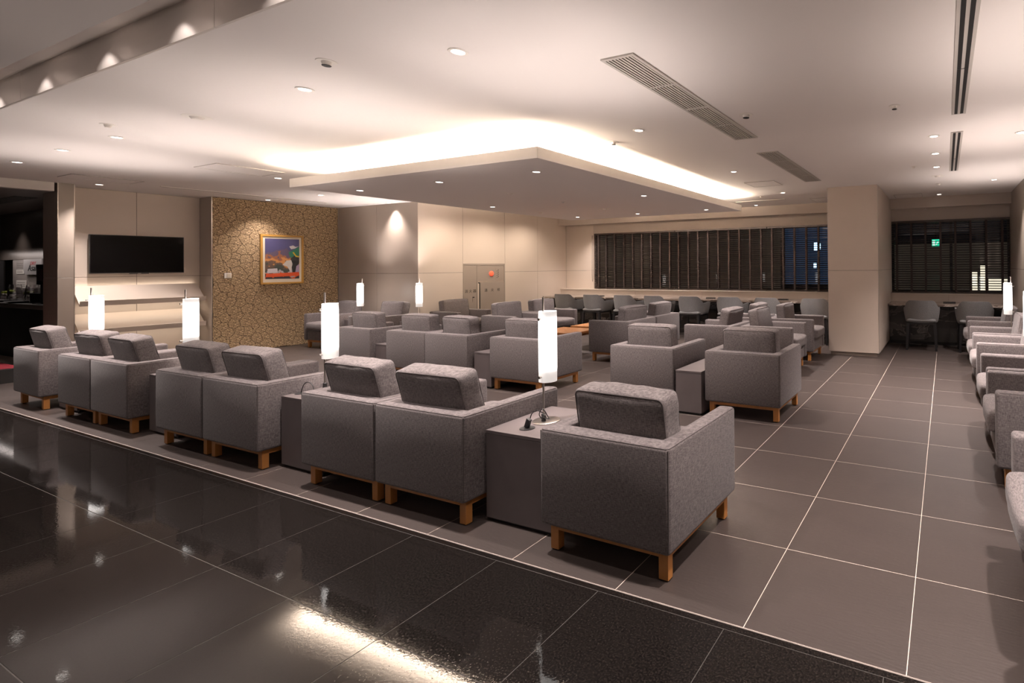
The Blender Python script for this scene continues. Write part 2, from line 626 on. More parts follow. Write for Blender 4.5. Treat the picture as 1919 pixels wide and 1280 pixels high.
# ---- wall helper : panelled wall with recessed joints
def panelled(name, axis, pos, thick, spans, zs, m, jm=M_joint, sign=1):
    """axis 'x': wall plane X=pos, spans in Y; axis 'y': plane Y=pos, spans in X. sign: side on which panels stand proud"""
    root = tag(empty(name, (0, 0, 0)), kind='structure')
    a0, a1 = spans[0], spans[-1]
    t = 0.006
    back = pos - sign * t
    if axis == 'x':
        xx = sorted((back, back - sign * thick))
        box('backing', jm, xx[0], xx[1], a0, a1, zs[0], zs[-1], root)
    else:
        yy = sorted((back, back - sign * thick))
        box('backing', jm, a0, a1, yy[0], yy[1], zs[0], zs[-1], root)
    g = 0.0025
    for i in range(len(spans) - 1):
        for k in range(len(zs) - 1):
            u0, u1, z0, z1 = spans[i] + g, spans[i + 1] - g, zs[k] + g, zs[k + 1] - g
            if axis == 'x':
                xx = sorted((pos, back))
                box('panel', m, xx[0], xx[1], u0, u1, z0, z1, root, 0.001)
            else:
                yy = sorted((pos, back))
                box('panel', m, u0, u1, yy[0], yy[1], z0, z1, root, 0.001)
    return root

ZJ = 1.318
# pillar at the left end of the TV recess
pl = tag(empty('wall_pillar', (0, 0, 0)), kind='structure')
for z0, z1 in ((0.0, ZJ - 0.002), (ZJ + 0.002, ZC)):
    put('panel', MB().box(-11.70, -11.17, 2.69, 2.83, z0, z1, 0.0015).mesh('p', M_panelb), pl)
box('corner_trim', M_chrome, -11.172, -11.166, 2.686, 2.692, 0.0, ZC, pl)
box('corner_trim', M_chrome, -11.172, -11.166, 2.829, 2.834, 0.0, ZC, pl)
# TV recess
tvw = panelled('wall_left', 'x', -11.54, 0.06, [2.83, 3.526, 4.24], [0.0, ZJ, ZC], M_panel)
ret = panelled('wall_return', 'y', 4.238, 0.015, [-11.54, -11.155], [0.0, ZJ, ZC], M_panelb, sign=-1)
box('corner_trim', M_chrome, -11.156, -11.148, 4.236, 4.246, 0.0, ZC, ret)
# wall right of the stone wall
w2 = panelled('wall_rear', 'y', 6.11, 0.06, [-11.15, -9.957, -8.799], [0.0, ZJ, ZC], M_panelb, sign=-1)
box('corner_trim', M_chrome, -11.15, -11.143, 6.100, 6.108, 0.0, ZC, w2)
# beige wall with fire cabinet (runs in depth)
bw = panelled('wall_far_left', 'x', -8.79, 0.06, [6.118, 7.02, 8.045, 8.99, 9.95], [0.0, ZJ, ZC], M_panel)
box('corner_trim', M_panel, -8.80, -8.789, 6.109, 6.1205, 0.0, ZC, bw)
# window wall: sill, lintel, solid left strip, soffit
ww = tag(empty('wall_far', (0, 0, 0)), kind='structure')
M_lint = mat('window_surround_paint', (0.50, 0.43, 0.375), 0.55, noise_scale=5, noise_amt=0.03)
box('panel', M_panel, -8.79, -7.935, 9.95, 10.0, 0.86, ZJ - 0.002, ww)
box('panel', M_panel, -8.79, -7.935, 9.95, 10.0, ZJ + 0.002, 2.43, ww)
box('lintel', M_lint, -7.93, 1.10, 9.93, 10.10, 2.215, 2.46, ww)
box('upper_wall', M_lint, -8.79, 1.10, 9.95, 10.10, 2.43, 2.70, ww)
for x0, x1 in ((-8.79, -6.6), (-6.597, -4.9), (-4.897, -3.3), (-3.297, -1.7), (-1.697, 0.05), (0.053, 1.06)):
    box('sill_panel', M_lint, x0, x1, 9.75, 9.95, 0.70, 0.852, ww, 0.001)
box('sill_board', M_lint, -8.79, 1.06, 9.735, 10.08, 0.853, 0.872, ww, 0.001)
box('jamb', M_lint, -7.94, -7.92, 9.95, 10.08, 0.87, 2.22, ww)
sof = box('trim_3', M_lint, -8.79, 1.06, 9.68, 9.82, 2.432, ZC, kind='structure')
sof2 = box('trim_4', M_lint, -8.79, 1.06, 9.82, 9.95, 2.452, ZC, kind='structure')
# column
colr = tag(empty('wall_column', (0, 0, 0)), kind='structure')
for z0, z1 in ((0.055, ZJ - 0.002), (ZJ + 0.002, ZC)):
    put('panel', MB().box(-1.700, -0.937, 7.835, 9.94, z0, z1, 0.002).mesh('p', M_panel), colr)
box('plinth', M_panelb, -1.675, -0.965, 7.86, 9.9, 0.0, 0.055, colr)
box('joint', M_joint, -1.695, -0.942, 7.84, 9.93, ZJ - 0.002, ZJ + 0.002, colr)
box('corner_trim', M_chrome, -1.703, -1.698, 7.832, 7.837, 0.055, ZC, colr)
box('corner_trim', M_chrome, -0.939, -0.934, 7.832, 7.837, 0.055, ZC, colr)
# right wall
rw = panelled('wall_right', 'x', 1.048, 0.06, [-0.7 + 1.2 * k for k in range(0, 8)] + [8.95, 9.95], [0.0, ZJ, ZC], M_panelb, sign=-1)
# lobby behind the camera: closes the room
box('wall_back', M_panelb, -20, 4.0, -5.3, -5.2, 0, 2.85, kind='structure')
box('wall_lobby_right', M_panelb, 3.9, 4.0, -5.2, 1.3, 0, 2.85, kind='structure')
box('wall_lobby_end', M_panelb, 1.1, 4.0, 1.3, 1.4, 0, 2.85, kind='structure')
box('wall_bar_left', M_brown, -20.1, -20.0, -5.2, 4.0, 0, 2.85, kind='structure')
box('wall_bar_rear', mat('bar_rear_laminate', (0.16, 0.135, 0.115), 0.4, noise_scale=3), -20, -11.6, 3.85, 3.95, 0, 2.52, kind='structure')

# ---- cracked stone feature wall: every stone is a piece
sw = tag(empty('wall_stone', (-11.150, 0, 0)), kind='structure')
box('mortar', M_crack, -0.25, 0.0, 4.246, 6.104, 0.0, ZC, sw)
def clip(poly, p, q):
    """keep the part of poly nearer to p than to q"""
    mx_, my_ = (p[0] + q[0]) / 2, (p[1] + q[1]) / 2
    nx, ny = q[0] - p[0], q[1] - p[1]
    out = []
    for i in range(len(poly)):
        a, b = poly[i], poly[(i + 1) % len(poly)]
        da = (a[0] - mx_) * nx + (a[1] - my_) * ny
        db = (b[0] - mx_) * nx + (b[1] - my_) * ny
        if da <= 0:
            out.append(a)
        if (da < 0 < db) or (db < 0 < da):
            t = da / (da - db)
            out.append((a[0] + (b[0] - a[0]) * t, a[1] + (b[1] - a[1]) * t))
    return out
srng = random.Random(21)
Y0, Y1, Z0, Z1 = 4.248, 6.102, 0.002, ZC
seeds = []
ny_, nz_ = 13, 20
for i in range(ny_):
    for k in range(nz_):
        seeds.append((Y0 + (Y1 - Y0) * (i + 0.5 + 0.5 * (k % 2) - 0.25 + srng.uniform(-.42, .42)) / ny_,
                      Z0 + (Z1 - Z0) * (k + 0.5 + srng.uniform(-.42, .42)) / nz_))
for si, s in enumerate(seeds):
    poly = [(Y0, Z0), (Y1, Z0), (Y1, Z1), (Y0, Z1)]
    for q in sorted(seeds, key=lambda t: (t[0] - s[0]) ** 2 + (t[1] - s[1]) ** 2)[1:22]:
        poly = clip(poly, s, q)
        if len(poly) < 3:
            break
    if len(poly) < 3:
        continue
    # ragged edges from a shared displacement field, so neighbours match
    pts = []
    for i in range(len(poly)):
        a, b = poly[i], poly[(i + 1) % len(poly)]
        L = math.hypot(b[0] - a[0], b[1] - a[1])
        n_ = max(1, int(L / 0.035))
        for k in range(n_):
            y_ = a[0] + (b[0] - a[0]) * k / n_
            z_ = a[1] + (b[1] - a[1]) * k / n_
            dy = noise.noise(Vector((y_ * 14, z_ * 14, 3.1))) * 0.016
            dz = noise.noise(Vector((y_ * 14, z_ * 14, 9.7))) * 0.016
            pts.append((min(Y1, max(Y0, y_ + dy)), min(Z1, max(Z0, z_ + dz))))
    cy = sum(p[0] for p in pts) / len(pts)
    cz = sum(p[1] for p in pts) / len(pts)
    bm = bmesh.new()
    h = 0.004 + srng.uniform(0, 0.0025)
    def ring(f, x):
        o_ = []
        for p in pts:
            d = math.hypot(p[0] - cy, p[1] - cz) + 1e-6
            k = max(0.0, 1 - f / d)
            o_.append(bm.verts.new((x, (p[0] - cy) * k, (p[1] - cz) * k)))
        return o_
    r0, r1, r2_ = ring(0.0026, 0.0), ring(0.0034, h * 0.75), ring(0.009, h)
    for a, b in ((r0, r1), (r1, r2_)):
        for i in range(len(pts)):
            j = (i + 1) % len(pts)
            try:
                bm.faces.new((a[i], a[j], b[j], b[i]))
            except ValueError:
                pass
    bm.faces.new(r2_)
    bmesh.ops.recalc_face_normals(bm, faces=bm.faces[:])
    me = bpy.data.meshes.new('stone')
    bm.to_mesh(me)
    bm.free()
    me.materials.append(M_stone)
    put('stone', me, sw, (0.0, cy, cz))

# ---- floating cove ceiling
PX0, PX1, PY0, PY1, PZ0, PZ1 = -7.02, -3.262, 3.34, 8.08, 2.36, 2.462
cv = tag(empty('ceiling', (0, 0, 0)), kind='structure')
cv.name = 'ceiling'
put('raft', MB().box(PX0, PX1, PY0, PY1, PZ0, PZ0 + 0.02).mesh('raft', M_ceil), cv)
put('raft_edge', MB().box(PX0, PX1, PY0, PY0 + 0.02, PZ0 + 0.02, PZ1).box(PX0, PX1, PY1 - 0.02, PY1, PZ0 + 0.02, PZ1)
    .box(PX0, PX0 + 0.02, PY0 + 0.02, PY1 - 0.02, PZ0 + 0.02, PZ1).box(PX1 - 0.02, PX1, PY0 + 0.02, PY1 - 0.02, PZ0 + 0.02, PZ1).mesh('re', M_white), cv)
put('riser', MB().box(PX0 + 0.42, PX1 - 0.42, PY0 + 0.42, PY1 - 0.42, PZ0 + 0.02, ZC).mesh('riser', M_white), cv)
M_led = glow('led_strip', WARM, 6.0)
d_ = 0.12
led = MB()
led.box(PX0 + d_, PX1 - d_, PY0 + d_, PY0 + d_ + 0.015, PZ0 + 0.03, PZ0 + 0.045)
led.box(PX0 + d_, PX1 - d_, PY1 - d_ - 0.015, PY1 - d_, PZ0 + 0.03, PZ0 + 0.045)
led.box(PX0 + d_, PX0 + d_ + 0.015, PY0 + d_ + .02, PY1 - d_ - .02, PZ0 + 0.03, PZ0 + 0.045)
led.box(PX1 - d_ - 0.015, PX1 - d_, PY0 + d_ + .02, PY1 - d_ - .02, PZ0 + 0.03, PZ0 + 0.045)
put('led_strip', led.mesh('led', M_led), cv)
zl = PZ0 + 0.07
lx, ly = PX1 - PX0 - 2 * d_, PY1 - PY0 - 2 * d_
cx_, cy_ = (PX0 + PX1) / 2, (PY0 + PY1) / 2
area('cove_light', (cx_, PY0 + d_, zl), lx, 0.04, COVE_W * lx * 0.5, WARM, (R(180 - 25), 0, 0))
area('cove_light', (cx_, PY1 - d_, zl), lx, 0.04, COVE_W * lx * 0.5, WARM, (R(180 + 25), 0, 0))
area('cove_light', (PX0 + d_, cy_, zl), 0.04, ly, COVE_W * ly * 0.5, WARM, (0, R(180 + 25), 0))
area('cove_light', (PX1 - d_, cy_, zl), 0.04, ly, COVE_W * ly * 0.5, WARM, (0, R(180 - 25), 0))

# ================================================================== ARMCHAIRS
W2, D, ZT, ZB = 0.372, 0.72, 0.61, 0.137
A = 0.098
body_me = MB().poly_prism([(-W2, 0), (W2, 0), (W2, D), (W2 - A, D), (W2 - A, A + 0.012), (-W2 + A, A + 0.012), (-W2 + A, D), (-W2, D)],
                          ZB, ZT, 0.020, 3).mesh('body', M_fab, True, 50)
seat_base_me = MB().box(-W2 + A + .002, W2 - A - .002, A, D - 0.012, ZB + 0.008, 0.315, 0.01, 2).mesh('seat_base', M_fab, True, 50)
seat_me = cushion_mesh('seat_cushion', 2 * (W2 - A) - 0.006, D - A + 0.02, 0.145, 0.035, 0.016, M_fab2, 10, 0.004, 3)
backs = [cushion_mesh('back_cushion', 0.53, 0.135, 0.385, 0.022, 0.014, M_fab2, 12, 0.003 + 0.003 * k, 5.3 * k) for k in range(4)]
# piping
def rrect(w_, h_, r, y, z0):
    pts = []
    for cx, cz, a0 in ((w_ / 2 - r, h_ - r, 0), (-w_ / 2 + r, h_ - r, 90), (-w_ / 2 + r, r, 180), (w_ / 2 - r, r, 270)):
        for k in range(5):
            a = R(a0 + 22.5 * k)
            pts.append((cx + r * math.cos(a), y, z0 + cz + r * math.sin(a)))
    return pts
pc = MB()
for s in (-1, 1):
    pc.tube(rrect(0.53 - 0.012, 0.385 - 0.012, 0.030, s * 0.0612, 0.006), 0.0032, 6, True)
pipe_c_me = pc.mesh('piping', M_pipe, True)
pb = MB()
i_ = 0.0058
pb.tube([(-W2 + i_, D - 0.02, ZT - i_), (-W2 + i_, i_ + .01, ZT - i_), (-W2 + i_ + .01, i_, ZT - i_), (W2 - i_ - .01, i_, ZT - i_), (W2 - i_, i_ + .01, ZT - i_), (W2 - i_, D - 0.02, ZT - i_)], 0.0022, 6)
pb.tube([(W2 - i_, i_, ZT - 0.01), (W2 - i_, i_, ZB + 0.015)], 0.0022, 6)
pb.tube([(-W2 + i_, i_, ZT - 0.01), (-W2 + i_, i_, ZB + 0.015)], 0.0022, 6)
pipe_b_me = pb.mesh('piping', M_pipe, True)
LX, LY0, LY1 = 0.340, 0.042, 0.672
leg_me = MB().box(-0.025, 0.025, -0.02, 0.02, 0.006, ZB - 0.001, 0.0015).mesh('leg', M_leg)
pad_me = MB().lathe([(0.014, 0.0), (0.016, 0.006)], 12).mesh('foot_pad', M_pad)
fr = MB()
fr.box(-LX + .05, LX - .05, LY0, LY0 + 0.022, ZB - 0.032, ZB - 0.001)
fr.box(-LX + .05, LX - .05, LY1 - 0.022, LY1, ZB - 0.032, ZB - 0.001)
for s in (-1, 1):
    xx = sorted((s * LX, s * (LX - 0.022)))
    fr.box(xx[0], xx[1], LY0 + 0.04, LY1 - 0.04, ZB - 0.032, ZB - 0.001)
frame_me = fr.mesh('frame', M_leg)

def make_chair(loc, rz, label, group, lean, ci):
    t = empty('armchair', loc, rz, label, 'armchair', group)
    put('body', body_me, t)
    put('seat_base', seat_base_me, t)
    put('piping', pipe_b_me, t)
    c = put('seat_cushion', seat_me, t, (0, A + 0.012 + (D - A + 0.02) / 2, 0.315))
    b = put('back_cushion', backs[ci], t, (0.0, A + 0.115, 0.425), (R(lean), 0, 0))
    put('piping', pipe_c_me, b)
    for x in (-LX + 0.025, LX - 0.025):
        for y in (LY0 + 0.02, LY1 - 0.02):
            l = put('leg', leg_me, t, (x, y, 0))
            put('foot_pad', pad_me, l)
    put('frame', frame_me, t)
    return t
def chair(x, y, rz, label, group, lean=9, ci=0, dx=0.0, tw=0.0):
    t = make_chair((x, y, 0), rz, label, group, lean, ci)
    for c in t.children:
        if c.name.startswith('back_cushion'):
            c.location.x += dx
            c.location.z += 0.014 if lean > 10 else 0.0
            c.rotation_euler.z = R(tw)
    return t
G1 = 'armchairs of the front row seen from behind'
chair(-1.487, 1.897, R(-1.0), 'grey armchair standing alone at the right end of the front row, nearest of all', G1, 9, 3, 0.03, -1)
chair(-2.755, 1.899, 0, 'grey armchair of the front row just left of the nearest lamp table', G1, 14, 1, -0.012, 1)
chair(-3.502, 1.897, 0, 'grey armchair of the front row, left one of the pair nearest the camera', G1, 13, 2, 0.01, -1)
chair(-4.762, 1.897, R(0.3), 'grey front row armchair just left of the second lamp table', G1, 13, 0, 0, 1)
chair(-5.511, 1.895, 0, 'grey front row armchair just right of the third lamp table', G1, 12, 1, 0.01, 0)
chair(-6.798, 1.905, 0, 'grey front row armchair just left of the third lamp table', G1, 13, 3, 0, -1)
chair(-7.545, 1.903, 0, 'grey armchair of the front row just right of the leftmost lamp, under the shelves', G1, 11, 2, -0.01, 2)
chair(-8.775, 1.905, R(-0.8), 'grey armchair standing alone at the left end of the front row by the dark bar', G1, 12, 0, 0.01, 0)
G2 = 'armchairs of the second row seen from behind'
chair(-1.724, 4.222, 0, 'grey armchair of the second row beside the aisle, right of the low square side table', G2, 5, 1, 0.03, 0)
chair(-2.797, 4.214, 0, 'grey armchair of the second row, left of the low side table near the aisle', G2, 5, 0, 0.02, 0)
chair(-4.488, 4.214, R(-0.6), 'grey armchair of the second row directly behind the nearest lamp', G2, 5, 2, 0.0, 0)
chair(-5.560, 4.195, 0, 'grey second row armchair with a wrinkled cushion, right one of the pair', G2, 5, 3, 0.03, -4)
chair(-6.310, 4.205, 0, 'grey armchair of the second row, left one of the left pair', G2, 4, 1, 0.02, 2)
chair(-7.355, 4.200, R(-0.6), 'grey armchair of the second row at its left end, half behind the second lamp', G2, 5, 0, 0.03, 0)
H = PI / 2
G3 = 'armchairs of the third row around the low tables'
chair(-2.515, 6.480, -H, 'grey armchair facing right towards the aisle, nearest of the back to back cluster', G3, 11, 0)
chair(-2.500, 7.510, -H, 'grey armchair facing right, farther one by the square column', G3, 4, 3)
chair(-2.583, 6.405, H, 'grey armchair facing left, nearer one of the back to back cluster', G3, 11, 1)
chair(-2.583, 7.470, H, 'grey armchair facing left, farther one of the back to back cluster', G3, 10, 2)
chair(-4.215, 6.420, H, 'grey armchair facing left right of the orange wood tables, nearer one', G3, 8, 3, 0, -5)
chair(-4.230, 7.215, H, 'grey armchair facing left right of the orange wood tables, farther one', G3, 9, 0)
chair(-7.165, 6.425, -H, 'dark grey armchair facing right, left of the orange wood tables, nearer one', G3, 6, 1)
chair(-7.175, 7.240, -H, 'dark grey armchair facing right, left of the orange wood tables, farther one', G3, 6, 2)
chair(-8.045 - 0.735, 6.680, -H, 'pale grey armchair against the beige wall beside the fire cabinet', G3, 8, 0)
G4 = 'armchairs against the rear wall'
chair(-8.985, 5.985, PI, 'pale grey armchair against the rear wall between the two far lamps', G4, 11, 1, 0.0, 4)
chair(-10.265, 5.985, PI, 'pale grey armchair in the corner by the stone wall', G4, 9, 3)
G5 = 'armchairs along the right wall facing left'
for y, lab in ((2.36, 'nearest grey armchair along the right wall, cut by the picture edge'),
               (3.850, 'second grey armchair along the right wall, just past the nearest side table'),
               (4.617, 'third grey armchair along the right wall, pushed against the second'),
               (5.935, 'fourth grey armchair along the right wall, before the far pair ends'),
               (6.740, 'fifth grey armchair along the right wall, just before the standing lamp'),
               (8.062, 'farthest grey armchair along the right wall, behind the lamp by the alcove')):
    chair(1.000, y, H, lab, G5, 9, int(y * 10) % 4)

# ================================================================== SIDE TABLES
def side_table(x, y, w_, d, h, label, group, m=M_cube, rz=0):
    t = empty('side_table', (x, y, 0), rz, label, 'side table', group)
    put('tabletop', MB().box(-w_ / 2, w_ / 2, 0, d, h - 0.018, h, 0.001).mesh('top', m), t)
    b = MB()
    b.box(-w_ / 2 + .001, w_ / 2 - .001, 0.001, d - .001, 0.022, h - 0.019, 0.001)
    put('cabinet_box', b.mesh('box', m), t)
    put('plinth', MB().box(-w_ / 2 + .02, w_ / 2 - .02, 0.02, d - .02, 0.0, 0.022).mesh('plinth', M_black), t)
    return t
GT = 'dark cube side tables of the front row'
side_table(-2.130, 2.027, 0.47, 0.505, 0.504, 'dark cube side table under the nearest lamp', GT)
side_table(-4.132, 2.027, 0.48, 0.505, 0.504, 'dark cube side table under the second lamp', GT)
side_table(-6.155, 2.027, 0.48, 0.505, 0.504, 'dark cube side table under the third lamp', GT)
side_table(-8.160, 2.027, 0.45, 0.505, 0.504, 'dark cube side table under the leftmost lamp', GT)
GT2 = 'low narrow side tables of the second row'
side_table(-2.255, 4.200, 0.275, 0.66, 0.412, 'low narrow side table between the two aisle armchairs of the second row', GT2)
side_table(-5.005, 4.250, 0.275, 0.62, 0.412, 'low narrow side table left of the armchair behind the nearest lamp', GT2)
side_table(-6.830, 4.250, 0.26, 0.62, 0.412, 'low narrow side table in the left part of the second row', GT2)
GT3 = 'side tables along the right wall'
for y, lab in ((3.105, 'cube side table at the right wall between the first and second armchairs'),
               (5.275, 'cube side table at the right wall under the lamp cut by the picture edge'),
               (7.400, 'cube side table at the right wall under the far right lamp')):
    side_table(0.99, y, 0.44, 0.50, 0.504, lab, GT3, rz=H)
side_table(-9.625, 5.97, 0.46, 0.48, 0.504, 'cube side table under the far left lamp by the rear wall', 'side tables at the rear wall', rz=PI)
corner_t = side_table(-8.37, 6.05, 0.42, 0.42, 0.504, 'dark cube side table in the corner under the middle far lamp', 'side tables at the rear wall', rz=PI)

# coffee tables
def coffee(x, y, w_, d, h, label, m, group, inset=0.03):
    t = empty('coffee_table', (x, y, 0), 0, label, 'coffee table', group)
    put('tabletop', MB().box(-w_ / 2, w_ / 2, -d / 2, d / 2, h - 0.03, h, 0.002).mesh('top', m), t)
    lm = MB().box(-.02, .02, -.02, .02, 0, h - 0.03, 0.001).mesh('leg', m)
    for sx in (-1, 1):
        for sy in (-1, 1):
            put('leg', lm, t, (sx * (w_ / 2 - inset), sy * (d / 2 - inset), 0))
    put('apron', MB().box(-w_ / 2 + .03, w_ / 2 - .03, -d / 2 + .03, d / 2 - .03, h - 0.07, h - 0.03).mesh('apron', m), t)
    return t
coffee(-5.66, 6.42, 0.72, 0.62, 0.385, 'orange wood coffee table, nearer of the two', M_coffee, 'orange wood coffee tables')
coffee(-5.66, 7.22, 0.72, 0.62, 0.385, 'orange wood coffee table, farther of the two', M_coffee, 'orange wood coffee tables')

# ================================================================== TABLE LAMPS
shade_me = None
def make_lamp(x, y, ang, label):
    """pole at (x,y); ang = direction (world) from the shade axis to the pole and its two knobs"""
    global shade_me
    t = empty('table_lamp', (x, y, 0.504), ang, label, 'lamp', 'opal tube table lamps')
    # local +x = towards the knobs, pole at origin, shade axis at x=-0.038
    if shade_me is None:
        sm = MB()
        pr = [(0.051, 0.232), (0.0515, 0.29), (0.0515, 0.59), (0.051, 0.643), (0.048, 0.643), (0.0485, 0.59), (0.0485, 0.29), (0.048, 0.232)]
        pr = pr + [pr[0]]
        sm.lathe(pr, 40, (-0.036, 0), cap=False)
        shade_me = (sm.mesh('shade', M_shade, True, 60),
                    MB().lathe([(0.006, 0.045), (0.006, 0.727)], 12).mesh('pole', M_chrome, True),
                    MB().lathe([(0.0, 0), (0.078, 0), (0.078, 0.006), (0.074, 0.008), (0, 0.008)], 36, (-0.02, 0)).mesh('base', M_chrome, True),
                    MB().lathe([(0.013, 0.008), (0.013, 0.05), (0.009, 0.053), (0, 0.053)], 16).mesh('collar', M_rubber, True),
                    MB().tube([(0.0, 0, 0), (0.034, 0, 0)], 0.0045, 10).tube([(0.024, 0, 0), (0.036, 0, 0)], 0.0085, 12).mesh('knob', M_chrome, True))
    s, p, b, c, k = shade_me
    put('shade', s, t)
    put('pole', p, t)
    put('base', b, t)
    put('collar', c, t)
    put('knob', k, t, (0, 0, 0.600))
    put('knob', k, t, (0, 0, 0.265))
    c_, s_ = math.cos(ang), math.sin(ang)
    spot('lamp_up', (x - 0.036 * c_, y - 0.036 * s_, 0.504 + 0.60), LAMP_UP, NEUT, 118, 1.0, 0.03, (PI, 0, 0))
    spot('lamp_down', (x - 0.036 * c_, y - 0.036 * s_, 0.504 + 0.28), LAMP_UP * 0.05, NEUT, 110, 1.0, 0.03)
    return t
LAMPS = [(-2.161, 2.250, -H, 'lit opal tube lamp on the nearest side table, largest in view'),
         (-4.276, 2.250, -H, 'lit opal tube lamp rising behind the second pair of front row armchairs'),
         (-6.330, 2.230, -H, 'lit opal tube lamp in front of the right end of the shelves'),
         (-8.250, 2.200, -H, 'lit opal tube lamp in front of the left end of the shelves'),
         (-9.701, 5.700, H, 'lit opal tube lamp by the rear wall nearest the stone wall'),
         (-8.500, 5.930, PI * 0.75, 'lit opal tube lamp at the corner left of the fire cabinet'),
         (0.790, 7.470, 0.0, 'lit opal tube lamp at the far right in front of the alcove'),
         (0.830, 3.105, 0.0, 'lit opal tube lamp beyond the right picture edge on the nearest right table'),
         (0.742, 5.270, 0.0, 'lit opal tube lamp cut by the right picture edge')]
for x, y, a, lab in LAMPS:
    make_lamp(x, y, a, lab)

# power cord and socket on the nearest table; cord loop on the second table
pcd = empty('power_cord', (-2.165, 2.13, 0.504), 0, 'black cord with a plug on the nearest side table beside the lamp', 'cord')
put('socket_lid', MB().lathe([(0, 0), (0.042, 0), (0.042, 0.003), (0, 0.004)], 28).mesh('lid', M_rubber, True), pcd)
pm = MB().box(-0.014, 0.014, -0.010, 0.010, 0, 0.062, 0.004, 2)
pp = put('plug', pm.mesh('plug', M_rubber, True), pcd, (-0.005, 0, 0.004), (R(8), R(28), 0))
cpts = []
ctrl = [(0.022, 0, 0.058), (0.03, 0.005, 0.085), (0.05, 0.02, 0.10), (0.07, 0.04, 0.085), (0.06, 0.075, 0.06), (0.02, 0.09, 0.045), (0.03, 0.13, 0.02), (0.05, 0.10, 0.05), (0.03, 0.085, 0.09), (-0.01, 0.10, 0.05), (-0.005, 0.12, 0.012)]
def spline(P, n=8):
    P = [Vector(p) for p in P]
    Q = [P[0]] + P + [P[-1]]
    out = []
    for i in range(1, len(Q) - 2):
        for k in range(n):
            t = k / n
            out.append(0.5 * ((2 * Q[i]) + (-Q[i - 1] + Q[i + 1]) * t + (2 * Q[i - 1] - 5 * Q[i] + 4 * Q[i + 1] - Q[i + 2]) * t * t + (-Q[i - 1] + 3 * Q[i] - 3 * Q[i + 1] + Q[i + 2]) * t ** 3))
    out.append(P[-1])
    return out
put('cord', MB().tube(spline(ctrl), 0.0028, 8).mesh('cord', M_rubber, True), pcd)
lp = empty('power_cord', (-4.235, 2.125, 0.504), R(0), 'black cord standing in a loop on the second side table', 'cord')
put('cord', MB().tube(spline([(-0.09, 0, 0.004), (-0.075, 0, 0.04), (-0.045, 0, 0.075), (0.0, 0, 0.088), (0.045, 0, 0.072), (0.07, 0, 0.03), (0.072, 0, 0.004)]), 0.003, 8).mesh('cord', M_rubber, True), lp)
put('socket_lid', MB().lathe([(0, 0), (0.04, 0), (0.04, 0.003), (0, 0.004)], 24, (-0.085, 0)).mesh('lid', M_rubber, True), lp)

# ================================================================== TV, SHELVES, PICTURE, SWITCH
tv = empty('television', (-11.45, 3.527, 1.37), 0, 'black flat screen television on the beige wall above the shelves', 'television')
put('frame', MB().box(-0.035, 0.0, -0.492, 0.492, 0.0, 0.575, 0.004).mesh('frame', M_tvf), tv)
put('screen', MB().box(0.0, 0.002, -0.482, 0.482, 0.012, 0.567).mesh('screen', M_tv), tv)
put('mount', MB().box(-0.083, -0.035, -0.15, 0.15, 0.15, 0.42).mesh('mount', M_black), tv)
put('logo_strip', MB().box(-0.02, 0.003, -0.10, 0.10, -0.010, 0.004, 0.001).mesh('strip', M_tvf), tv)
put('brand_mark', MB().box(0.003, 0.0036, -0.018, 0.018, -0.005, -0.001).mesh('mark', M_chrome), tv)

def rack(zt, label):
    t = empty('display_shelf', (0, 0, 0), 0, label, 'shelf', 'sloping display shelves')
    # profile in (x,z): board slopes down from the wall to the lip
    x0, z0, x1, z1 = -11.49, zt, -11.215, zt - 0.255
    th = 0.012
    bd = MB()
    bd.poly_prism([(x0, z0), (x0, z0 - th * 1.3), (x1, z1 - th * 1.3), (x1, z1)], 2.885, 4.185, 0, axis='y')
    put('board', bd.mesh('board', M_panel), t)
    lb = MB()
    lb.poly_prism([(x1 - 0.004, z1 - 0.012), (x1 + 0.018, z1 + 0.046), (x1 + 0.030, z1 + 0.044), (x1 + 0.012, z1 - 0.028), (x1 - 0.004, z1 - 0.026)], 2.885, 4.185, 0, axis='y')
    put('lip', lb.mesh('lip', M_panel), t)
    br = MB().poly_prism([(-11.534, z0 - 0.02), (-11.534, z0 - 0.18), (-11.40, z0 - 0.125), (-11.46, z0 - 0.045)], 0, 0.01, 0, axis='y').mesh('bracket', M_chrome)
    for y in (3.1, 3.527, 3.95):
        put('bracket', br, t, (0, y, 0))
    return t
rack(1.192, 'upper sloping display shelf under the television')
rack(0.785, 'lower sloping display shelf under the television')
for z, p in ((1.195, 0.4), (0.90, 1.9), (0.50, 1.3)):
    area('shelf_led', (-11.498 if z > 1.1 else -11.36, 3.53, z), 0.02, 1.26, p, WARM, (0, R(112) if z > 1.1 else R(25), 0))

pic = empty('framed_picture', (-11.12, 5.182, 1.59), 0, 'gilt framed colourful picture on the cracked stone wall', 'picture')
fm = MB()
a, b, th = 0.322, 0.445, 0.034
fm.box(-0.018, 0.012, -a, a, b - th, b, 0.002).box(-0.018, 0.012, -a, a, -b, -b + th, 0.002)
fm.box(-0.018, 0.012, -a, -a + th, -b + th, b - th, 0.002).box(-0.018, 0.012, a - th, a, -b + th, b - th, 0.002)
put('frame', fm.mesh('frame', M_gold), pic)
put('mount', MB().box(-0.016, 0.0, -a + th, a - th, -b + th, b - th).mesh('mount', M_mount), pic)
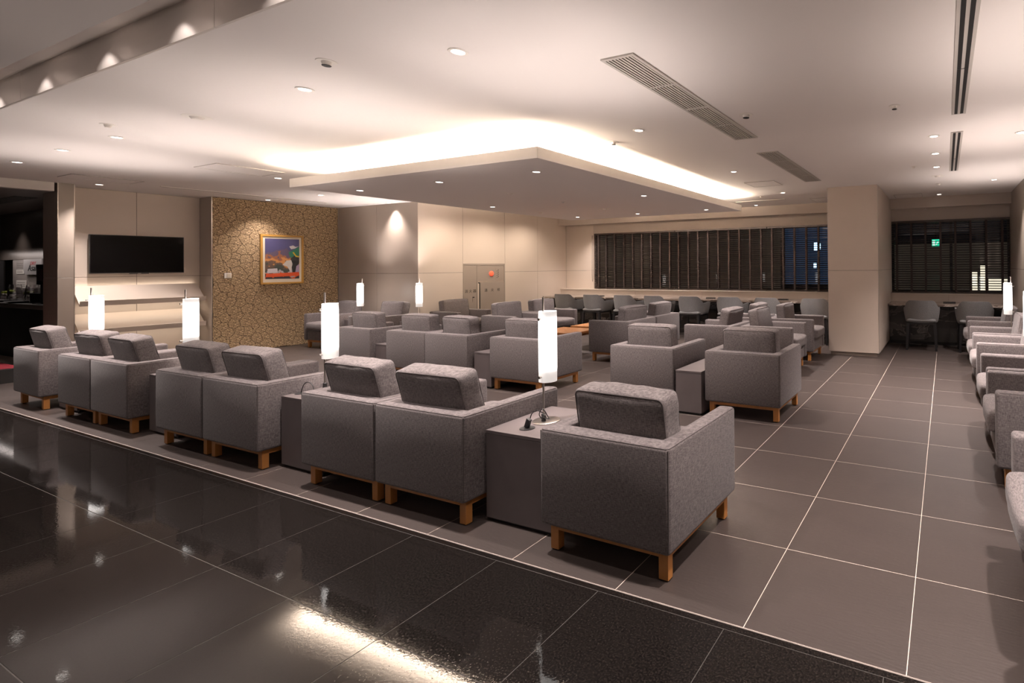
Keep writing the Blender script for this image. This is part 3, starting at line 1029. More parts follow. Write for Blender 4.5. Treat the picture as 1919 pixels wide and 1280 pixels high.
# the poster's artwork is replaced by a plain abstract print in the same colours
def abstract_print():
    m = bpy.data.materials.new('abstract_print')
    m.use_nodes = True
    nt = m.node_tree
    bs = nt.nodes['Principled BSDF']
    bs.inputs['Roughness'].default_value = 0.4
    tc = nt.nodes.new('ShaderNodeTexCoord')
    sp = nt.nodes.new('ShaderNodeSeparateXYZ')
    nt.links.new(tc.outputs['Object'], sp.inputs[0])
    n = nt.nodes.new('ShaderNodeTexNoise')
    n.inputs['Scale'].default_value = 9
    n.inputs['Detail'].default_value = 2
    nt.links.new(tc.outputs['Object'], n.inputs['Vector'])
    mr = nt.nodes.new('ShaderNodeMapRange')
    mr.inputs['From Min'].default_value = -0.37
    mr.inputs['From Max'].default_value = 0.37
    nt.links.new(sp.outputs[2], mr.inputs['Value'])
    ma = nt.nodes.new('ShaderNodeMath')
    ma.operation = 'MULTIPLY_ADD'
    ma.inputs[1].default_value = 0.55
    nt.links.new(n.outputs[0], ma.inputs[0])
    nt.links.new(mr.outputs[0], ma.inputs[2])
    cr = nt.nodes.new('ShaderNodeValToRGB')
    cr.color_ramp.interpolation = 'CONSTANT'
    e = cr.color_ramp.elements
    e[0].position = 0.0
    e[0].color = (0.03, 0.025, 0.03, 1)
    e[1].position = 0.96
    e[1].color = (0.06, 0.055, 0.16, 1)
    for p, c in ((0.36, (0.62, 0.10, 0.02)), (0.42, (0.45, 0.40, 0.42)), (0.50, (0.04, 0.05, 0.04)), (0.60, (0.12, 0.07, 0.05)), (0.68, (0.55, 0.24, 0.07)), (0.80, (0.30, 0.11, 0.05)), (0.86, (0.10, 0.07, 0.12))):
        k = e.new(p)
        k.color = (*c, 1)
    nt.links.new(ma.outputs[0], cr.inputs[0])
    nt.links.new(cr.outputs[0], bs.inputs['Base Color'])
    return m
pr_me = MB().box(0.0, 0.0015, -0.255, 0.255, -0.352, 0.375).mesh('print', abstract_print())
prn = put('print', pr_me, pic)
def patch(nm, pts, col, parent, off):
    bm_ = MB().poly_prism(pts, off, off + 0.0004, axis='x')
    return put(nm, bm_.mesh(nm, mat('print_' + '_'.join('%02d' % int(c * 99) for c in col), col, 0.45, noise_scale=30)), parent)
patch('colour_field', [(0.09, 0.13), (0.17, 0.18), (0.254, 0.24), (0.254, 0.08), (0.15, 0.02), (0.11, 0.05)], (0.02, 0.16, 0.09), prn, 0.0016)
patch('colour_field', [(0.15, -0.25), (0.12, 0.02), (0.19, 0.08), (0.254, 0.04), (0.254, -0.05), (0.21, -0.25)], (0.012, 0.011, 0.012), prn, 0.0020)
patch('colour_field', [(0.0, -0.10), (0.06, -0.02), (0.13, -0.01), (0.15, -0.08), (0.12, -0.23), (0.07, -0.13)], (0.60, 0.55, 0.50), prn, 0.0024)
patch('colour_field', [(0.15, 0.13), (0.20, 0.05), (0.254, 0.04), (0.254, 0.06), (0.21, 0.075), (0.17, 0.14)], (0.72, 0.46, 0.04), prn, 0.0024)
patch('colour_field', [(0.10, 0.24), (0.13, 0.19), (0.19, 0.205), (0.25, 0.25), (0.20, 0.235), (0.16, 0.262)], (0.62, 0.58, 0.55), prn, 0.0024)
patch('colour_field', [(0.21, -0.12), (0.254, -0.08), (0.254, -0.25), (0.19, -0.25)], (0.40, 0.30, 0.42), prn, 0.0024)
patch('colour_field', [(-0.22, -0.17), (-0.08, -0.16), (-0.07, -0.24), (-0.22, -0.25)], (0.62, 0.56, 0.58), prn, 0.0024)
patch('colour_field', [(-0.24, -0.26), (0.25, -0.23), (0.25, -0.30), (-0.25, -0.32)], (0.66, 0.08, 0.015), prn, 0.0028)

swt = empty('wall_switch', (-11.140, 4.433, 1.313), 0, 'small white switch plate on the stone wall left of the picture', 'switch')
put('plate', MB().box(-0.003, 0.010, -0.046, 0.046, -0.044, 0.044, 0.002).mesh('plate', M_white), swt)
put('rocker', MB().box(0.010, 0.014, -0.012, 0.034, -0.030, 0.030, 0.001).mesh('rocker', M_mount), swt)

# ================================================================== FIRE CABINET
fc = empty('fire_cabinet', (-8.79, 0, 0), 0, 'grey steel fire cabinet with a lit red lamp in the beige wall', 'fire cabinet')
fcf = MB()
for (y0, y1, z0, z1) in ((7.025, 7.056, 0.0, 1.495), (8.010, 8.040, 0.0, 1.495), (7.056, 8.010, 1.459, 1.495), (7.331, 7.354, 0.0, 1.459)):
    fcf.box(-0.02, 0.008, y0, y1, z0, z1)
put('frame', fcf.mesh('frame', M_steel_door), fc)
d1 = put('door', MB().box(-0.01, 0.004, 7.059, 7.328, 0.03, 1.456, 0.001).mesh('door', M_steel_door), fc)
put('upper_panel', MB().box(-0.01, 0.004, 7.357, 8.007, 1.122, 1.456, 0.001).mesh('door', M_steel_door), fc)
d2 = put('door', MB().box(-0.01, 0.010, 7.412, 8.007, 0.03, 1.112, 0.001).mesh('door', M_steel_door), fc)
put('recess', MB().box(-0.012, -0.004, 7.357, 7.412, 0.03, 1.118).mesh('r', M_panelb), fc)
put('pull_strip', MB().box(-0.003, 0.0035, 7.392, 7.411, 0.03, 1.10).box(-0.003, 0.004, 7.365, 7.405, 1.09, 1.112).mesh('slot', M_ink), fc)
put('alarm_lamp', MB().lathe([(0.052, 0.0), (0.050, 0.012), (0.035, 0.028), (0.0, 0.034)], 24).mesh('alarm', M_alarm, True), fc, (0.004, 7.687, 1.287), (0, H, 0))
put('instruction_plate', MB().box(0.004, 0.007, 7.790, 7.930, 1.165, 1.410, 0.001).mesh('plate', M_steel_door), fc)
gm = MB()
for k in range(4):
    zc = 1.355 - 0.045 * k
    gm.box(0.007, 0.0078, 7.850, 7.875, zc + 0.006, zc + 0.012).box(0.007, 0.0078, 7.850, 7.875, zc - 0.012, zc - 0.006).box(0.007, 0.0078, 7.859, 7.865, zc - 0.014, zc + 0.014)
    gm.box(0.007, 0.0078, 7.822, 7.834, zc - 0.028, zc - 0.010)
put('small_marks', gm.mesh('marks', M_ink), fc)
put('handle', MB().box(0.004, 0.010, 7.229, 7.270, 0.728, 0.826, 0.001).box(0.004, 0.016, 7.232, 7.267, 0.80, 0.824).mesh('handle', M_steel_door), d1)
put('handle_slot', MB().box(0.0095, 0.0165, 7.231, 7.268, 0.803, 0.823).mesh('slot', M_ink), d1)
for s, y in zip('消火器', (7.092, 7.186, 7.281)):
    text('lettering', s, 0.072, M_ink, d1, (0.0045, y, 0.936), (H, 0, H))
for s, y in zip('消火栓', (7.548, 7.706, 7.866)):
    text('lettering', s, 0.072, M_ink, d2, (0.0105, y, 0.938), (H, 0, H))

# ================================================================== WINDOWS AND BLINDS
def window(name, x0, x1, mull):
    t = tag(empty(name, (0, 0, 0)), kind='structure')
    fm_ = MB()
    fm_.box(x0, x1, 10.02, 10.07, 0.87, 0.92).box(x0, x1, 10.02, 10.07, 2.17, 2.22)
    for x in [x0 + 0.02] + mull + [x1 - 0.02]:
        fm_.box(x - 0.025, x + 0.025, 10.02, 10.07, 0.92, 2.17)
    put('window_frame', fm_.mesh('f', M_black), t)
    e = [x0] + mull + [x1]
    for a_, b_ in zip(e, e[1:]):
        put('pane', MB().box(a_ + 0.02, b_ - 0.02, 10.041, 10.049, 0.91, 2.18).mesh('pane', M_glass), t)
    return t
window('window_1', -7.92, -1.70, [-6.36, -4.62, -3.15])
window('window_2', -0.94, 1.06, [0.10])
slat_me = {}
def blind(x0, x1, tapes, label, tilt, wand=None):
    t = empty('venetian_blind', ((x0 + x1) / 2, 9.905, 0), 0, label, 'blind', 'dark wooden venetian blinds')
    w_ = x1 - x0
    k = round(w_, 3)
    if k not in slat_me:
        slat_me[k] = MB().box(-w_ / 2, w_ / 2, -0.025, 0.025, -0.0018, 0.0018).mesh('slat', M_blind)
    n_ = 30
    for i in range(n_):
        z = 0.925 + i * (2.165 - 0.925) / (n_ - 1)
        put('slat', slat_me[k], t, (0, 0, z), (R(tilt + rng.uniform(-1.5, 1.5)), R(rng.uniform(-0.05, 0.05)), 0))
    put('head_rail', MB().box(-w_ / 2, w_ / 2, -0.03, 0.03, 2.178, 2.215).mesh('rail', M_blind), t)
    put('bottom_rail', MB().box(-w_ / 2, w_ / 2, -0.027, 0.027, 0.880, 0.900, 0.002).mesh('rail', M_blind), t)
    tm = MB().box(-0.018, 0.018, -0.0305, -0.0290, 0.882, 2.18).box(-0.018, 0.018, 0.0290, 0.0305, 0.9, 2.18).mesh('tape', M_tape)
    for x in tapes:
        put('ladder_tape', tm, t, (x - (x0 + x1) / 2, 0, 0))
    if wand:
        xx = wand - (x0 + x1) / 2
        put('pull_cord', MB().tube(spline([(xx - .012, -0.045, 2.17), (xx - .014, -0.045, 1.3), (xx, -0.045, 1.05), (xx + .014, -0.045, 1.3), (xx + .012, -0.045, 2.17)], 6), 0.003, 6).mesh('cord', M_tape), t)
    return t
T = [-7.434, -7.190, -6.930, -6.684, -6.435, -6.187, -5.944, -5.700, -5.471, -5.223, -4.985, -4.742, -4.498, -4.251, -4.006, -3.765, -3.518, -3.280, -3.041, -2.804, -2.560, -2.313]
T = [x * 1.0107 for x in T]
T2 = [x * 1.0107 for x in (-0.831, -0.575, -0.328, -0.076, 0.171, 0.416, 0.663, 0.914)]
blind(-7.86, -5.62, [x for x in [-7.74] + T if -7.80 < x < -5.66], 'dark wooden blind at the left end of the long window', 19, -7.905)
blind(-5.61, -3.43, [x for x in T if -5.60 < x < -3.45], 'dark wooden blind in the middle of the long window', 17)
blind(-3.42, -1.72, [x for x in T + [-2.09, -1.85] if -3.41 < x < -1.75], 'dark wooden blind at the right end of the long window by the column', 13)
blind(-0.93, 1.045, T2, 'dark wooden blind on the alcove window', 11, 1.015)

# outside in the dark: facing building with a few lit openings and painted reflection sheets
ob = empty('neighbour_building', (0, 0, 0), 0, 'dark building outside seen through the blinds, with lit windows', 'building')
M_out = mat('outside_wall', (0.05, 0.06, 0.08), 0.7, noise_scale=0.6, noise_amt=0.5)
put('facade', MB().box(-14, 6.5, 17.0, 17.3, -2.0, 7.0).mesh('facade', M_out), ob)
put('terrace', MB().box(-14, 6.5, 10.2, 17.0, -0.6, -0.5).mesh('terrace', M_out), ob)
GW = glow('outside_cool_window', (0.55, 0.75, 1.0), 3.0)
GW2 = glow('outside_warm_window', (1.0, 0.86, 0.66), 1.4)
GB = glow('outside_blue_wash', (0.12, 0.22, 0.42), 0.13)
GD = glow('glass_reflection_glow', (0.30, 0.23, 0.17), 0.085)  # dim glow standing in for the room's reflection in the glass
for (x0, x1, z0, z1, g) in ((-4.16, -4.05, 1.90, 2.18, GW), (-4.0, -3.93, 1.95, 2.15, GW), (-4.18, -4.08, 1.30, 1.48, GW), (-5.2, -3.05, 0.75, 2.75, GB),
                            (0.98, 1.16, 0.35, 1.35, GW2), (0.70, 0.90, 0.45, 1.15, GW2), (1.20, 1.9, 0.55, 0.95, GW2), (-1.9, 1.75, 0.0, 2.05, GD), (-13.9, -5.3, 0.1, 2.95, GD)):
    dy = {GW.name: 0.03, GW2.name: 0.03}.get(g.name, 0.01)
    f_ = put('window', MB().box(x0 - .02, x1 + .02, 16.985 - dy, 17.0, z0 - .02, z1 + .02).mesh('wf', M_black), ob)  # the GD sheets are painted reflection, not real windows
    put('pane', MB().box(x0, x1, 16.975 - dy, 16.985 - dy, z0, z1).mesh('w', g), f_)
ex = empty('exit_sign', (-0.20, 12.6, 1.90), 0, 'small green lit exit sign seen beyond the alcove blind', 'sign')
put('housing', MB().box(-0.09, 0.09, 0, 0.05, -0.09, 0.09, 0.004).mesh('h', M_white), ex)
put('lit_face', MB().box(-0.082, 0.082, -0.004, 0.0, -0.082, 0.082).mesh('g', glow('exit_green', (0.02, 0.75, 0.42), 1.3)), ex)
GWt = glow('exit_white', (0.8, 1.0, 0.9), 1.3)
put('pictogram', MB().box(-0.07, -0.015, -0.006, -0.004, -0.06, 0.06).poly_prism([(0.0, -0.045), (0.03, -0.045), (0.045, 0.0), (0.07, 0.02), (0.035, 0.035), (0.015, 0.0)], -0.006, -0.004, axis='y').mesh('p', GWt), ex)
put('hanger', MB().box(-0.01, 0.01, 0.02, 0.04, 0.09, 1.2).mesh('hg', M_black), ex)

# ================================================================== WINDOW COUNTER
def counter(x0, x1, label, px):
    t = empty('window_counter', (0, 0, 0), 0, label, 'counter')
    put('worktop', MB().box(x0, x1, 9.14, 9.75, 0.685, 0.722, 0.002).mesh('top', M_marble), t)
    for a_, b_ in zip(px, px[1:]):
        put('front_panel', MB().box(a_ + .001, b_ - .001, 9.345, 9.37, 0.055, 0.685, 0.001).mesh('fp', M_marbled), t)
    put('kickboard', MB().box(x0 + .01, x1 - .01, 9.365, 9.39, 0.0, 0.055).mesh('k', M_black), t)
    put('carcass', MB().box(x0 + .02, x1 - .02, 9.38, 9.74, 0.0, 0.68).mesh('c', M_black), t)
    return t
counter(-8.785, -1.705, 'long marble topped counter under the long window', [-8.78, -7.0, -5.25, -3.5, -1.71])
counter(-0.932, 1.046, 'marble topped counter in the alcove right of the column', [-0.93, 0.06, 1.044])
for x, lab in ((-7.45, 'flat black socket box at the left end of the long counter'), (-4.58, 'flat black socket box in the middle of the long counter'),
               (-2.98, 'flat black socket box at the right part of the long counter'), (0.06, 'flat black socket box on the alcove counter')):
    t = empty('socket_box', (x, 9.56, 0.722), 0, lab, 'socket', 'socket boxes on the window counters')
    put('housing', MB().box(-0.10, 0.10, -0.035, 0.035, 0, 0.018, 0.002).mesh('h', M_rubber), t)
    for k in (-0.05, 0.0, 0.05):
        put('socket', MB().box(k - .016, k + .016, -0.02, 0.02, 0.018, 0.0195).mesh('s', M_black), t)

# ================================================================== TUB BAR CHAIRS
def tub_shell():
    bm_ = bmesh.new()
    n, m_ = 36, 10
    def pt(u, v, off):
        # u in [-1,1] round the shell (0 = back centre), v in [0,1] from seat to rim
        ang = u * R(128)
        ax, ay = 0.245 - off, 0.235 - off
        # plan: superellipse, opening to +y
        cx = ax * math.copysign(abs(math.sin(ang)) ** 0.85, math.sin(ang))
        cy = -ay * math.cos(ang) if abs(u) < 0.70 else -ay * math.cos(R(128) * 0.70) + (abs(u) - 0.70) / 0.30 * 0.25
        if abs(u) >= 0.70:
            cx = math.copysign(ax * 0.985, u)
        a_ = abs(u)
        top = 0.815 if a_ < 0.27 else (0.815 - 0.135 * (0.5 - 0.5 * math.cos(PI * min(1, (a_ - 0.27) / 0.33))))
        bot = 0.455
        z = bot + (top - bot) * v
        fl = 0.91 + 0.09 * min(1, v * 1.4) ** 0.6
        k_ = 1.0 + 0.05 * v
        return Vector((cx * fl * k_, cy * (0.86 + 0.14 * v ** 0.6) * 1.0 - 0.02 * v * (1 - a_), z))
    O, I = [], []
    for i in range(n + 1):
        u = -1 + 2 * i / n
        O.append([bm_.verts.new(pt(u, j / m_, 0.0)) for j in range(m_ + 1)])
        I.append([bm_.verts.new(pt(u, j / m_, 0.028)) for j in range(m_ + 1)])
    for i in range(n):
        for j in range(m_):
            bm_.faces.new((O[i][j], O[i + 1][j], O[i + 1][j + 1], O[i][j + 1]))
            bm_.faces.new((I[i][j + 1], I[i + 1][j + 1], I[i + 1][j], I[i][j]))
        bm_.faces.new((O[i][m_], O[i + 1][m_], I[i + 1][m_], I[i][m_]))
        bm_.faces.new((I[i][0], I[i + 1][0], O[i + 1][0], O[i][0]))
    for j in range(m_):
        bm_.faces.new((O[0][j], O[0][j + 1], I[0][j + 1], I[0][j]))
        bm_.faces.new((I[n][j], I[n][j + 1], O[n][j + 1], O[n][j]))
    bmesh.ops.recalc_face_normals(bm_, faces=bm_.faces[:])
    me = bpy.data.meshes.new('shell')
    bm_.to_mesh(me)
    bm_.free()
    me.materials.append(M_tub)
    for p in me.polygons:
        p.use_smooth = True
    me.set_sharp_from_angle(angle=R(60))
    return me
shell_me = tub_shell()
tseat_me = cushion_mesh('seat', 0.40, 0.42, 0.06, 0.03, 0.01, M_tub, 8)
tframe_me = MB().box(-0.20, 0.20, -0.19, -0.17, 0.425, 0.455).box(-0.20, 0.20, 0.20, 0.22, 0.425, 0.455).box(-0.20, -0.18, -0.17, 0.20, 0.425, 0.455).box(0.18, 0.20, -0.17, 0.20, 0.425, 0.455).box(-0.19, 0.19, -0.18, 0.21, 0.45, 0.462).mesh('frame', M_black)
def tleg(sx, sy):
    t = bmesh.new()
    top, bot = Vector((sx * 0.185, sy, 0.44)), Vector((sx * 0.205, sy + (0.02 if sy > 0 else -0.01), 0.0))
    vs = []
    for c, h_ in ((bot, 0.015), (top, 0.021)):
        vs.append([t.verts.new(c + Vector((a_ * h_, b_ * h_, 0))) for a_, b_ in ((-1, -1), (1, -1), (1, 1), (-1, 1))])
    t.faces.new(vs[0][::-1])
    t.faces.new(vs[1])
    for i in range(4):
        t.faces.new((vs[0][i], vs[0][(i + 1) % 4], vs[1][(i + 1) % 4], vs[1][i]))
    m_ = MB()
    m_._merge(t)
    return m_.mesh('leg', M_black)
legs_t = [tleg(sx, sy) for sx in (-1, 1) for sy in (-0.18, 0.21)]
def bar_chair(x, y, rz, label):
    t = empty('tub_chair', (x, y, 0), rz, label, 'chair', 'grey tub chairs at the window counter')
    t.scale = (1.1, 1.0, 1.0)
    put('shell', shell_me, t)
    put('seat', tseat_me, t, (0, 0.0, 0.458))
    put('frame', tframe_me, t)
    for l in legs_t:
        put('leg', l, t)
    return t
names_ = ['leftmost grey tub chair at the long counter, beside the beige wall', 'second grey tub chair from the left at the long counter', 'third grey tub chair from the left at the long counter',
          'fourth grey tub chair from the left at the long counter, behind an armchair cushion', 'fifth grey tub chair from the left at the long counter',
          'third grey tub chair from the column at the long counter', 'second grey tub chair from the column at the long counter', 'grey tub chair at the long counter right beside the column']
for x, r_, lab in zip((-7.80, -7.01, -6.21, -5.46, -4.65, -3.81, -3.04, -2.15), (4, 2, 3, -2, 3, 4, 0, 2), names_):
    bar_chair(x, 8.87, R(r_), lab)
bar_chair(-0.37, 8.87, 0, 'left grey tub chair at the alcove counter')
bar_chair(0.42, 8.87, R(2), 'right grey tub chair at the alcove counter')

# ================================================================== CEILING FITTINGS
trim_me = MB().lathe([(0.034, 0.006), (0.036, -0.004), (0.050, -0.003), (0.052, 0.0)], 28, cap=False).mesh('trim', M_white, True)
lens_me = MB().lathe([(0, -0.001), (0.033, -0.001), (0.034, 0.004), (0, 0.004)], 24).mesh('lens', M_lens, True)
def downlight(x, y, z, label, power=None, group='round downlights in the main ceiling', color=NEUT, angle=94):
    t = empty('downlight', (x, y, z), 0, label, 'ceiling light', group)
    put('trim_ring', trim_me, t)
    put('lens', lens_me, t)
    spot('downlight_lamp', (x, y, z - 0.012), SPOT_W if power is None else power, color, angle)
    return t
DL = [(-2.507, 1.978, 'round downlight at the top centre of the picture, largest in view'), (-3.969, 1.975, 'round downlight above the front row left of the largest one'),
      (-6.921, 1.994, 'round downlight over the front row, third from the left edge'), (-8.126, 1.985, 'round downlight over the front row, second from the left edge'),
      (-9.452, 2.000, 'round downlight nearest the left picture edge'), (-10.905, 2.981, 'round downlight in front of the television recess'),
      (-8.139, 3.747, 'round downlight left of the floating ceiling corner'), (-2.505, 3.773, 'round downlight in front of the floating ceiling by the long grille'),
      (-2.502, 5.94, 'round downlight right of the floating ceiling, midway back'), (-2.488, 8.014, 'round downlight left of the column top'),
      (-3.492, 9.436, 'round downlight close to the long window soffit'), (-0.087, 5.114, 'nearest of the aisle downlights left of the slot diffusers'),
      (-0.087, 5.922, 'middle one of the aisle downlights'), (-0.088, 6.740, 'farthest of the three aisle downlights'),
      (-0.085, 9.411, 'round downlight in the alcove ceiling'), (0.664, 8.131, 'round downlight near the right wall by the alcove'),
      (0.659, 5.312, 'round downlight at the right picture edge'), (-9.407, 4.899, 'round downlight in front of the stone wall, right one'),
      (-10.84, 4.846, 'round downlight in front of the stone wall, left one'), (-9.396, 5.983, 'round downlight close to the rear wall making a light cone')]
for x, y, lab in DL:
    p = {(-0.085, 9.411): 14, (-9.396, 5.983): 160, (-3.492, 9.436): 60, (-10.905, 2.981): 200, (-10.84, 4.846): 90, (0.664, 8.131): 200}.get((x, y))
    downlight(x, y, ZC - 0.002, lab, p)
for x, y, lab in ((-0.38, 1.98, 'round downlight above the top right of the picture'), (0.66, 2.5, 'round downlight above the nearest right wall armchair')):
    downlight(x, y, ZC - 0.002, lab)
for (x, y, lab) in ((-3.74, 3.815, 'front right downlight in the floating ceiling'), (-5.138, 3.815, 'front middle downlight in the floating ceiling'), (-6.53, 3.815, 'front left downlight in the floating ceiling'),
                    (-3.725, 5.72, 'middle right downlight in the floating ceiling'), (-6.50, 5.72, 'middle left downlight in the floating ceiling'), (-3.715, 7.61, 'back right downlight in the floating ceiling'),
                    (-5.09, 7.61, 'back middle downlight in the floating ceiling'), (-6.43, 7.60, 'back left downlight in the floating ceiling')):
    downlight(x, y, PZ0 - 0.002, lab, SPOT_W * 0.8, 'downlights in the floating ceiling')
for x, q in ((-4.9, 'right'), (-6.35, 'middle'), (-7.8, 'left')):  # unseen downlights added to brighten the counter
    downlight(x, 9.436, ZC - 0.002, q + ' one of three added downlights along the soffit behind the floating ceiling', 150, 'added downlights behind the floating ceiling')
for y, q in ((6.5, 'nearest'), (7.5, 'middle'), (8.5, 'farthest')):  # unseen warm downlights added to brighten the beige wall
    downlight(-8.15, y, ZC - 0.002, q + ' added wall washing downlight above the beige wall behind the floating ceiling', 85, 'added downlights behind the floating ceiling', WARM, 150)
# walkway downlights in the raised ceiling close to the steel fascia
for x in (-6.48, -5.57, -4.60, -3.69, -2.78, -1.87, -0.96, -7.4, -8.3):
    spot('slot_lamp', (x, 1.165, 2.815), 28, NEUT, 100, 0.5, 0.012)
# bar ceiling downlights
downlight(-17.1, 3.47, 2.50, 'left round downlight in the low bar ceiling', 60, 'bar ceiling downlights', WARM, 70)
downlight(-16.38, 3.47, 2.50, 'right round downlight in the low bar ceiling', 60, 'bar ceiling downlights', WARM, 70)
downlight(-15.5, 3.0, 2.50, 'round downlight in the low bar ceiling above the sign', 40, 'bar ceiling downlights', NEUT, 90)

# small ceiling fittings
det_me = MB().lathe([(0.0, -0.026), (0.018, -0.026), (0.024, -0.012), (0.026, -0.004), (0.050, -0.003), (0.052, 0)], 24, cap=False).mesh('det', M_white, True)
cam_me = MB().lathe([(0.0, -0.004), (0.022, -0.004), (0.024, -0.001)], 20, cap=False).mesh('eye', M_ink, True)
for x, y, z, lab, blk, s in ((-3.323, 1.762, ZC, 'small round ceiling sensor above the front row', True, 1.0), (-5.451, 1.987, ZC, 'wide round smoke detector on the ceiling', False, 1.7),
                          (-6.382, 1.79, ZC, 'small round ceiling sprinkler left of the smoke detector', False, 0.9), (-1.466, 3.746, ZC, 'round ceiling fitting with a black eye right of the long grille', True, 1.1),
                          (-2.963, 4.026, ZC, 'small round ceiling sensor just outside the floating ceiling corner', True, 0.9), (-0.347, 4.012, ZC, 'small round ceiling sensor left of the slot diffuser', True, 0.8),
                          (-0.085, 7.439, ZC, 'round loudspeaker grille on the aisle ceiling', False, 1.6), (-0.079, 8.161, ZC, 'small round fitting beyond the aisle loudspeaker', False, 1.0),
                          (-0.349, 6.579, ZC, 'small sprinkler beside the aisle downlights', False, 0.7), (-5.11, 4.757, PZ0, 'round smoke detector under the floating ceiling', False, 1.5),
                          (-5.13, 6.715, PZ0, 'round loudspeaker grille under the floating ceiling', False, 1.6), (-5.096, 5.709, PZ0, 'small sprinkler under the middle of the floating ceiling', False, 0.7),
                          (-6.445, 6.654, PZ0, 'small round fitting under the left of the floating ceiling', False, 1.0), (-2.96, 8.243, ZC, 'small sprinkler behind the floating ceiling', False, 0.8)):
    t = empty('ceiling_sensor', (x, y, z - 0.001), 0, lab, 'ceiling fitting', 'small round ceiling fittings')
    o = put('housing', det_me, t)
    o.scale = (s, s, 1.0 if s < 1.5 else 0.8)
    if blk:
        e_ = put('eye', cam_me, t, (0, 0, -0.023))
        e_.scale = (s, s, 1)

def grille(x0, x1, y0, y1, bars, label):
    t = empty('air_grille', ((x0 + x1) / 2, y0, ZC), 0, label, 'air vent', 'ceiling air grilles')
    w_, l_ = x1 - x0, y1 - y0
    f = 0.022
    fm_ = MB().box(-w_ / 2, -w_ / 2 + f, 0, l_, -0.010, -0.0005, 0.001).box(w_ / 2 - f, w_ / 2, 0, l_, -0.010, -0.0005, 0.001)
    fm_.box(-w_ / 2 + f, w_ / 2 - f, 0, f, -0.010, -0.0005).box(-w_ / 2 + f, w_ / 2 - f, l_ - f, l_, -0.010, -0.0005)
    put('frame', fm_.mesh('frame', M_vent), t)
    put('backing', MB().box(-w_ / 2 + f, w_ / 2 - f, f, l_ - f, -0.0012, -0.0004).mesh('bk', M_joint), t)
    sl = MB().box(-0.0062, 0.0062, f, l_ - f, -0.008, -0.0012).mesh('slat', M_vent)
    n_ = 8
    for k in range(n_):
        x = -w_ / 2 + f + (w_ - 2 * f) * (k + 0.5) / n_
        put('slat', sl, t, (x, 0, 0), (0, 0, 0))
    for k in range(1, bars):
        y = l_ * k / bars
        put('crossbar', MB().box(-w_ / 2 + f, w_ / 2 - f, y - .008 * (2 if k == bars // 2 else 1), y + .008 * (2 if k == bars // 2 else 1), -0.0095, -0.0015).mesh('cb', M_vent), t)
    return t
M_vent = mat('vent_enamel', (0.50, 0.46, 0.42), 0.5, noise_scale=20, noise_amt=0.03)
grille(-1.850, -1.620, 2.388, 4.435, 4, 'long slatted ceiling air grille, the nearer and larger one')
grille(-1.864, -1.628, 5.060, 7.095, 4, 'long slatted ceiling air grille, the farther and smaller one near the column')
def slot(x0, x1, y0, y1, label):
    t = empty('slot_diffuser', ((x0 + x1) / 2, y0, ZC), 0, label, 'air vent', 'black slot diffusers in the ceiling')
    w_, l_ = x1 - x0, y1 - y0
    put('frame', MB().box(-w_ / 2, w_ / 2, 0, l_, -0.006, -0.0005, 0.001).mesh('frame', M_vent), t)
    for s in (-1, 1):
        put('slot', MB().box(s * 0.021 - 0.0115, s * 0.021 + 0.0115, 0.02, l_ - 0.02, -0.0072, -0.0055).mesh('slot', M_dark), t)
    put('divider', MB().box(-w_ / 2 + 0.02, w_ / 2 - 0.02, l_ * 0.6, l_ * 0.6 + 0.006, -0.0085, -0.007).mesh('dv', M_black), t)
slot(0.060, 0.165, 1.85, 4.435, 'black double slot diffuser in the ceiling, nearer one at the top right')
slot(0.060, 0.165, 5.03, 7.115, 'black double slot diffuser in the ceiling, farther one')
def hatch(x0, x1, y0, y1, label):
    t = empty('ceiling_hatch', ((x0 + x1) / 2, (y0 + y1) / 2, ZC), 0, label, 'ceiling hatch', 'flat access hatches in the ceiling')
    a_, b_ = (x1 - x0) / 2, (y1 - y0) / 2
    put('door', MB().box(-a_ + .006, a_ - .006, -b_ + .006, b_ - .006, -0.006, -0.0015, 0.001).mesh('d', M_ceil), t)
    put('frame', MB().box(-a_, a_, -b_, -b_ + .004, -0.008, 0).box(-a_, a_, b_ - .004, b_, -0.008, 0).box(-a_, -a_ + .004, -b_, b_, -0.008, 0).box(a_ - .004, a_, -b_, b_, -0.008, 0).mesh('f', M_vent), t)
hatch(-8.12, -7.60, 2.93, 3.57, 'flat ceiling hatch left of the floating ceiling')
hatch(-10.45, -10.0, 2.51, 3.13, 'flat ceiling hatch in front of the television')
hatch(-2.70, -2.245, 6.80, 7.225, 'flat ceiling hatch right of the floating ceiling')
hatch(-2.27, -1.75, 8.95, 9.45, 'flat ceiling hatch left of the column by the soffit')
hatch(-0.82, -0.36, 9.13, 9.55, 'flat ceiling hatch in the alcove')
for (x0, x1, y0, y1, lab) in ((-10.39, -10.35, 3.40, 5.50, 'thin ceiling track in front of the stone wall'), (-3.66, -2.69, 8.77, 8.81, 'thin ceiling track behind the floating ceiling')):
    t = empty('ceiling_track', ((x0 + x1) / 2, (y0 + y1) / 2, ZC), 0, lab, 'ceiling track', 'thin ceiling tracks')
    a_, b_ = (x1 - x0) / 2, (y1 - y0) / 2
    put('rail', MB().box(-a_, a_, -b_, b_, -0.010, -0.0005, 0.001).mesh('rail', M_white), t)
    if a_ > b_:
        put('groove', MB().box(-a_ + .01, a_ - .01, -b_ + .012, b_ - .012, -0.0112, -0.0095).mesh('gr', M_joint), t)
    else:
        put('groove', MB().box(-a_ + .012, a_ - .012, -b_ + .01, b_ - .01, -0.0112, -0.0095).mesh('gr', M_joint), t)
